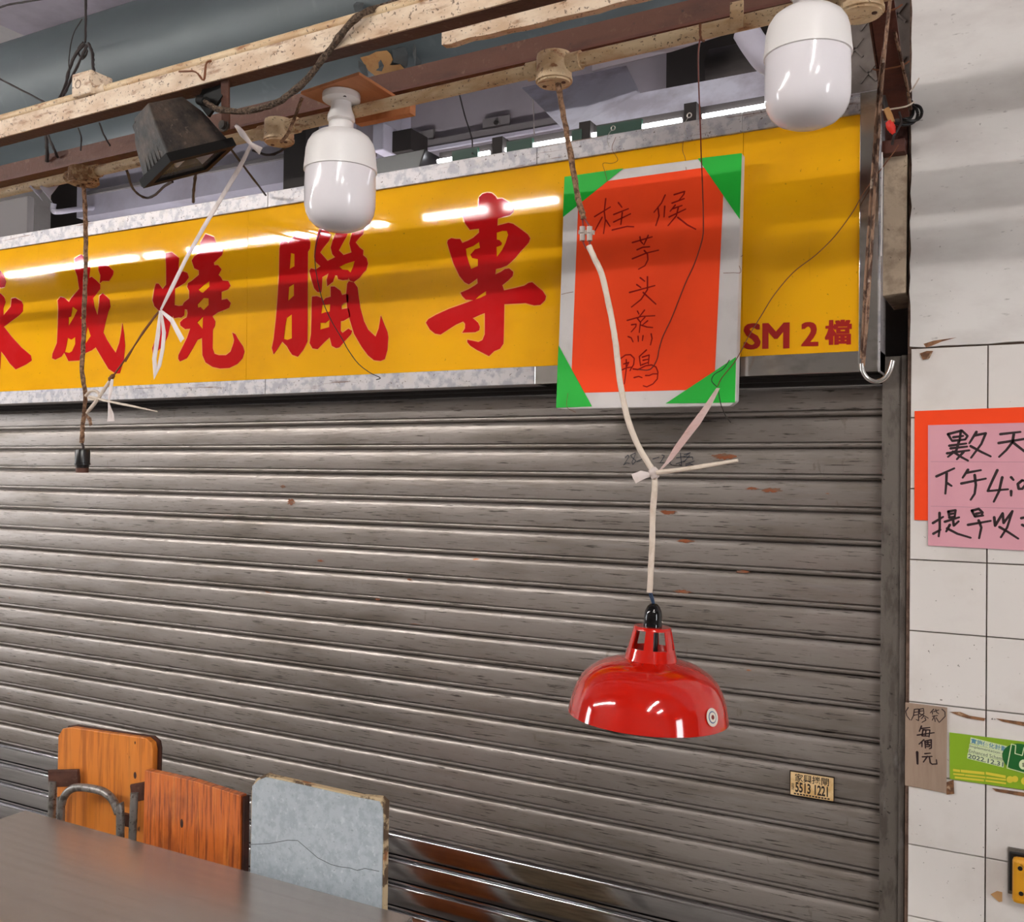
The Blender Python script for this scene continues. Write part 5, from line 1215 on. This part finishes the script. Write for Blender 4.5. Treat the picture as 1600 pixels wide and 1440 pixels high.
# laminate board
yc3 = -.56
a = [W(u_, v_, yc3) for u_, v_ in ((394, 1228), (403, 1219), (415, 1214), (480, 1228), (560, 1246), (592, 1252), (597, 1263), (598, 1280))]
xl, xr_ = W(388, 1340, yc3).x, W(594, 1380, yc3).x
b3 = thing('laminate_board', ((xl + xr_) / 2, yc3, 0), 'pale grey-blue laminate board with a hairline crack, standing behind the table', 'board')
obj('laminate', MB().prism(a + [V((xr_, yc3, 0)), V((xl, yc3, 0))], (0, .003, 0)), 'laminate', b3)
core = [W(u_, v_, yc3 + .003) for u_, v_ in ((393, 1230), (401, 1216), (413, 1210), (480, 1225), (562, 1243), (594, 1246), (602, 1254), (601, 1280))]
obj('core', MB().prism(core + [V((xr_ + .006, yc3 + .003, 0)), V((xl, yc3 + .003, 0))], (0, .016, 0)), 'laminate_edge', b3, bevel=.001)
mb = MB(); s_ = 420 / 1600
mb.ribbon([W(360 + u_ * s_, 1160 + v_ * s_, yc3 - .0004) for u_, v_ in ((120, 606), (230, 600), (340, 580), (400, 582), (450, 625), (520, 685), (600, 725), (650, 738), (710, 745), (755, 760), (800, 748), (885, 765))], .0007, .0007, (0, -1, 0))
obj('crack', mb, 'crack', b3, label='thin dark hairline crack')

# ------------------------------------------------------------------ fluorescent lamps across the lane (mirrored in the sign)
yt_ = -4.6
def mirror(px_, py_):
    q_ = W(px_, py_, YF); d = q_ - CAM; d.y = -d.y
    return q_ + d * ((yt_ - q_.y) / d.y)
segs = [((12, 432), (212, 406)), ((228, 404), (254, 401)), ((296, 392), (384, 380)), ((394, 378), (572, 353)), ((584, 351), (604, 348)), ((665, 338), (760, 324)), ((790, 320), (870, 308))]
zt = sum(mirror(*p_)[2] for s_ in segs for p_ in s_) / (2 * len(segs))
for i, (p_, q_) in enumerate(segs):
    a, b = mirror(*p_), mirror(*q_)
    t = thing('fluorescent_lamp', ((a.x + b.x) / 2, yt_, zt), '%s fluorescent tube from the left, mirrored in the yellow sign' % ('first', 'second', 'third', 'fourth', 'fifth', 'sixth', 'seventh')[i], 'lamp', 'fluorescent lamps across the lane')
    obj('tube', MB().tube([V((a.x, yt_, zt)), V((b.x, yt_, zt))], .016, 12), 'tube_lamp', t, True)
    obj('tray', MB().box(min(a.x, b.x) - .02, max(a.x, b.x) + .02, yt_ - .03, yt_ + .03, zt + .02, zt + .06), 'fixture_white', t)
    obj('hanger', MB().tube([V(((a.x + b.x) / 2, yt_, zt + .06)), V(((a.x + b.x) / 2, yt_, 4.9))], .004, 6), 'fixture_white', t)

for i, (x_, y0_, y1_) in enumerate(((1.3, -5.6, -4.4), (1.3, -4.1, -2.9), (2.9, -5.6, -4.4))):
    t = thing('fluorescent_lamp', (x_, (y0_ + y1_) / 2, 3.9), '%s fluorescent tube hanging over the lane right of the pillar' % ('far', 'near', 'outer')[i], 'lamp', 'fluorescent lamps across the lane')
    obj('tube', MB().tube([V((x_, y0_, 3.9)), V((x_, y1_, 3.9))], .016, 12), 'tube_lamp', t, True)
    obj('tray', MB().box(x_ - .03, x_ + .03, y0_ - .02, y1_ + .02, 3.92, 3.96), 'fixture_white', t)
    obj('hanger', MB().tube([V((x_, (y0_ + y1_) / 2, 3.96)), V((x_, (y0_ + y1_) / 2, 4.9))], .004, 6), 'fixture_white', t)
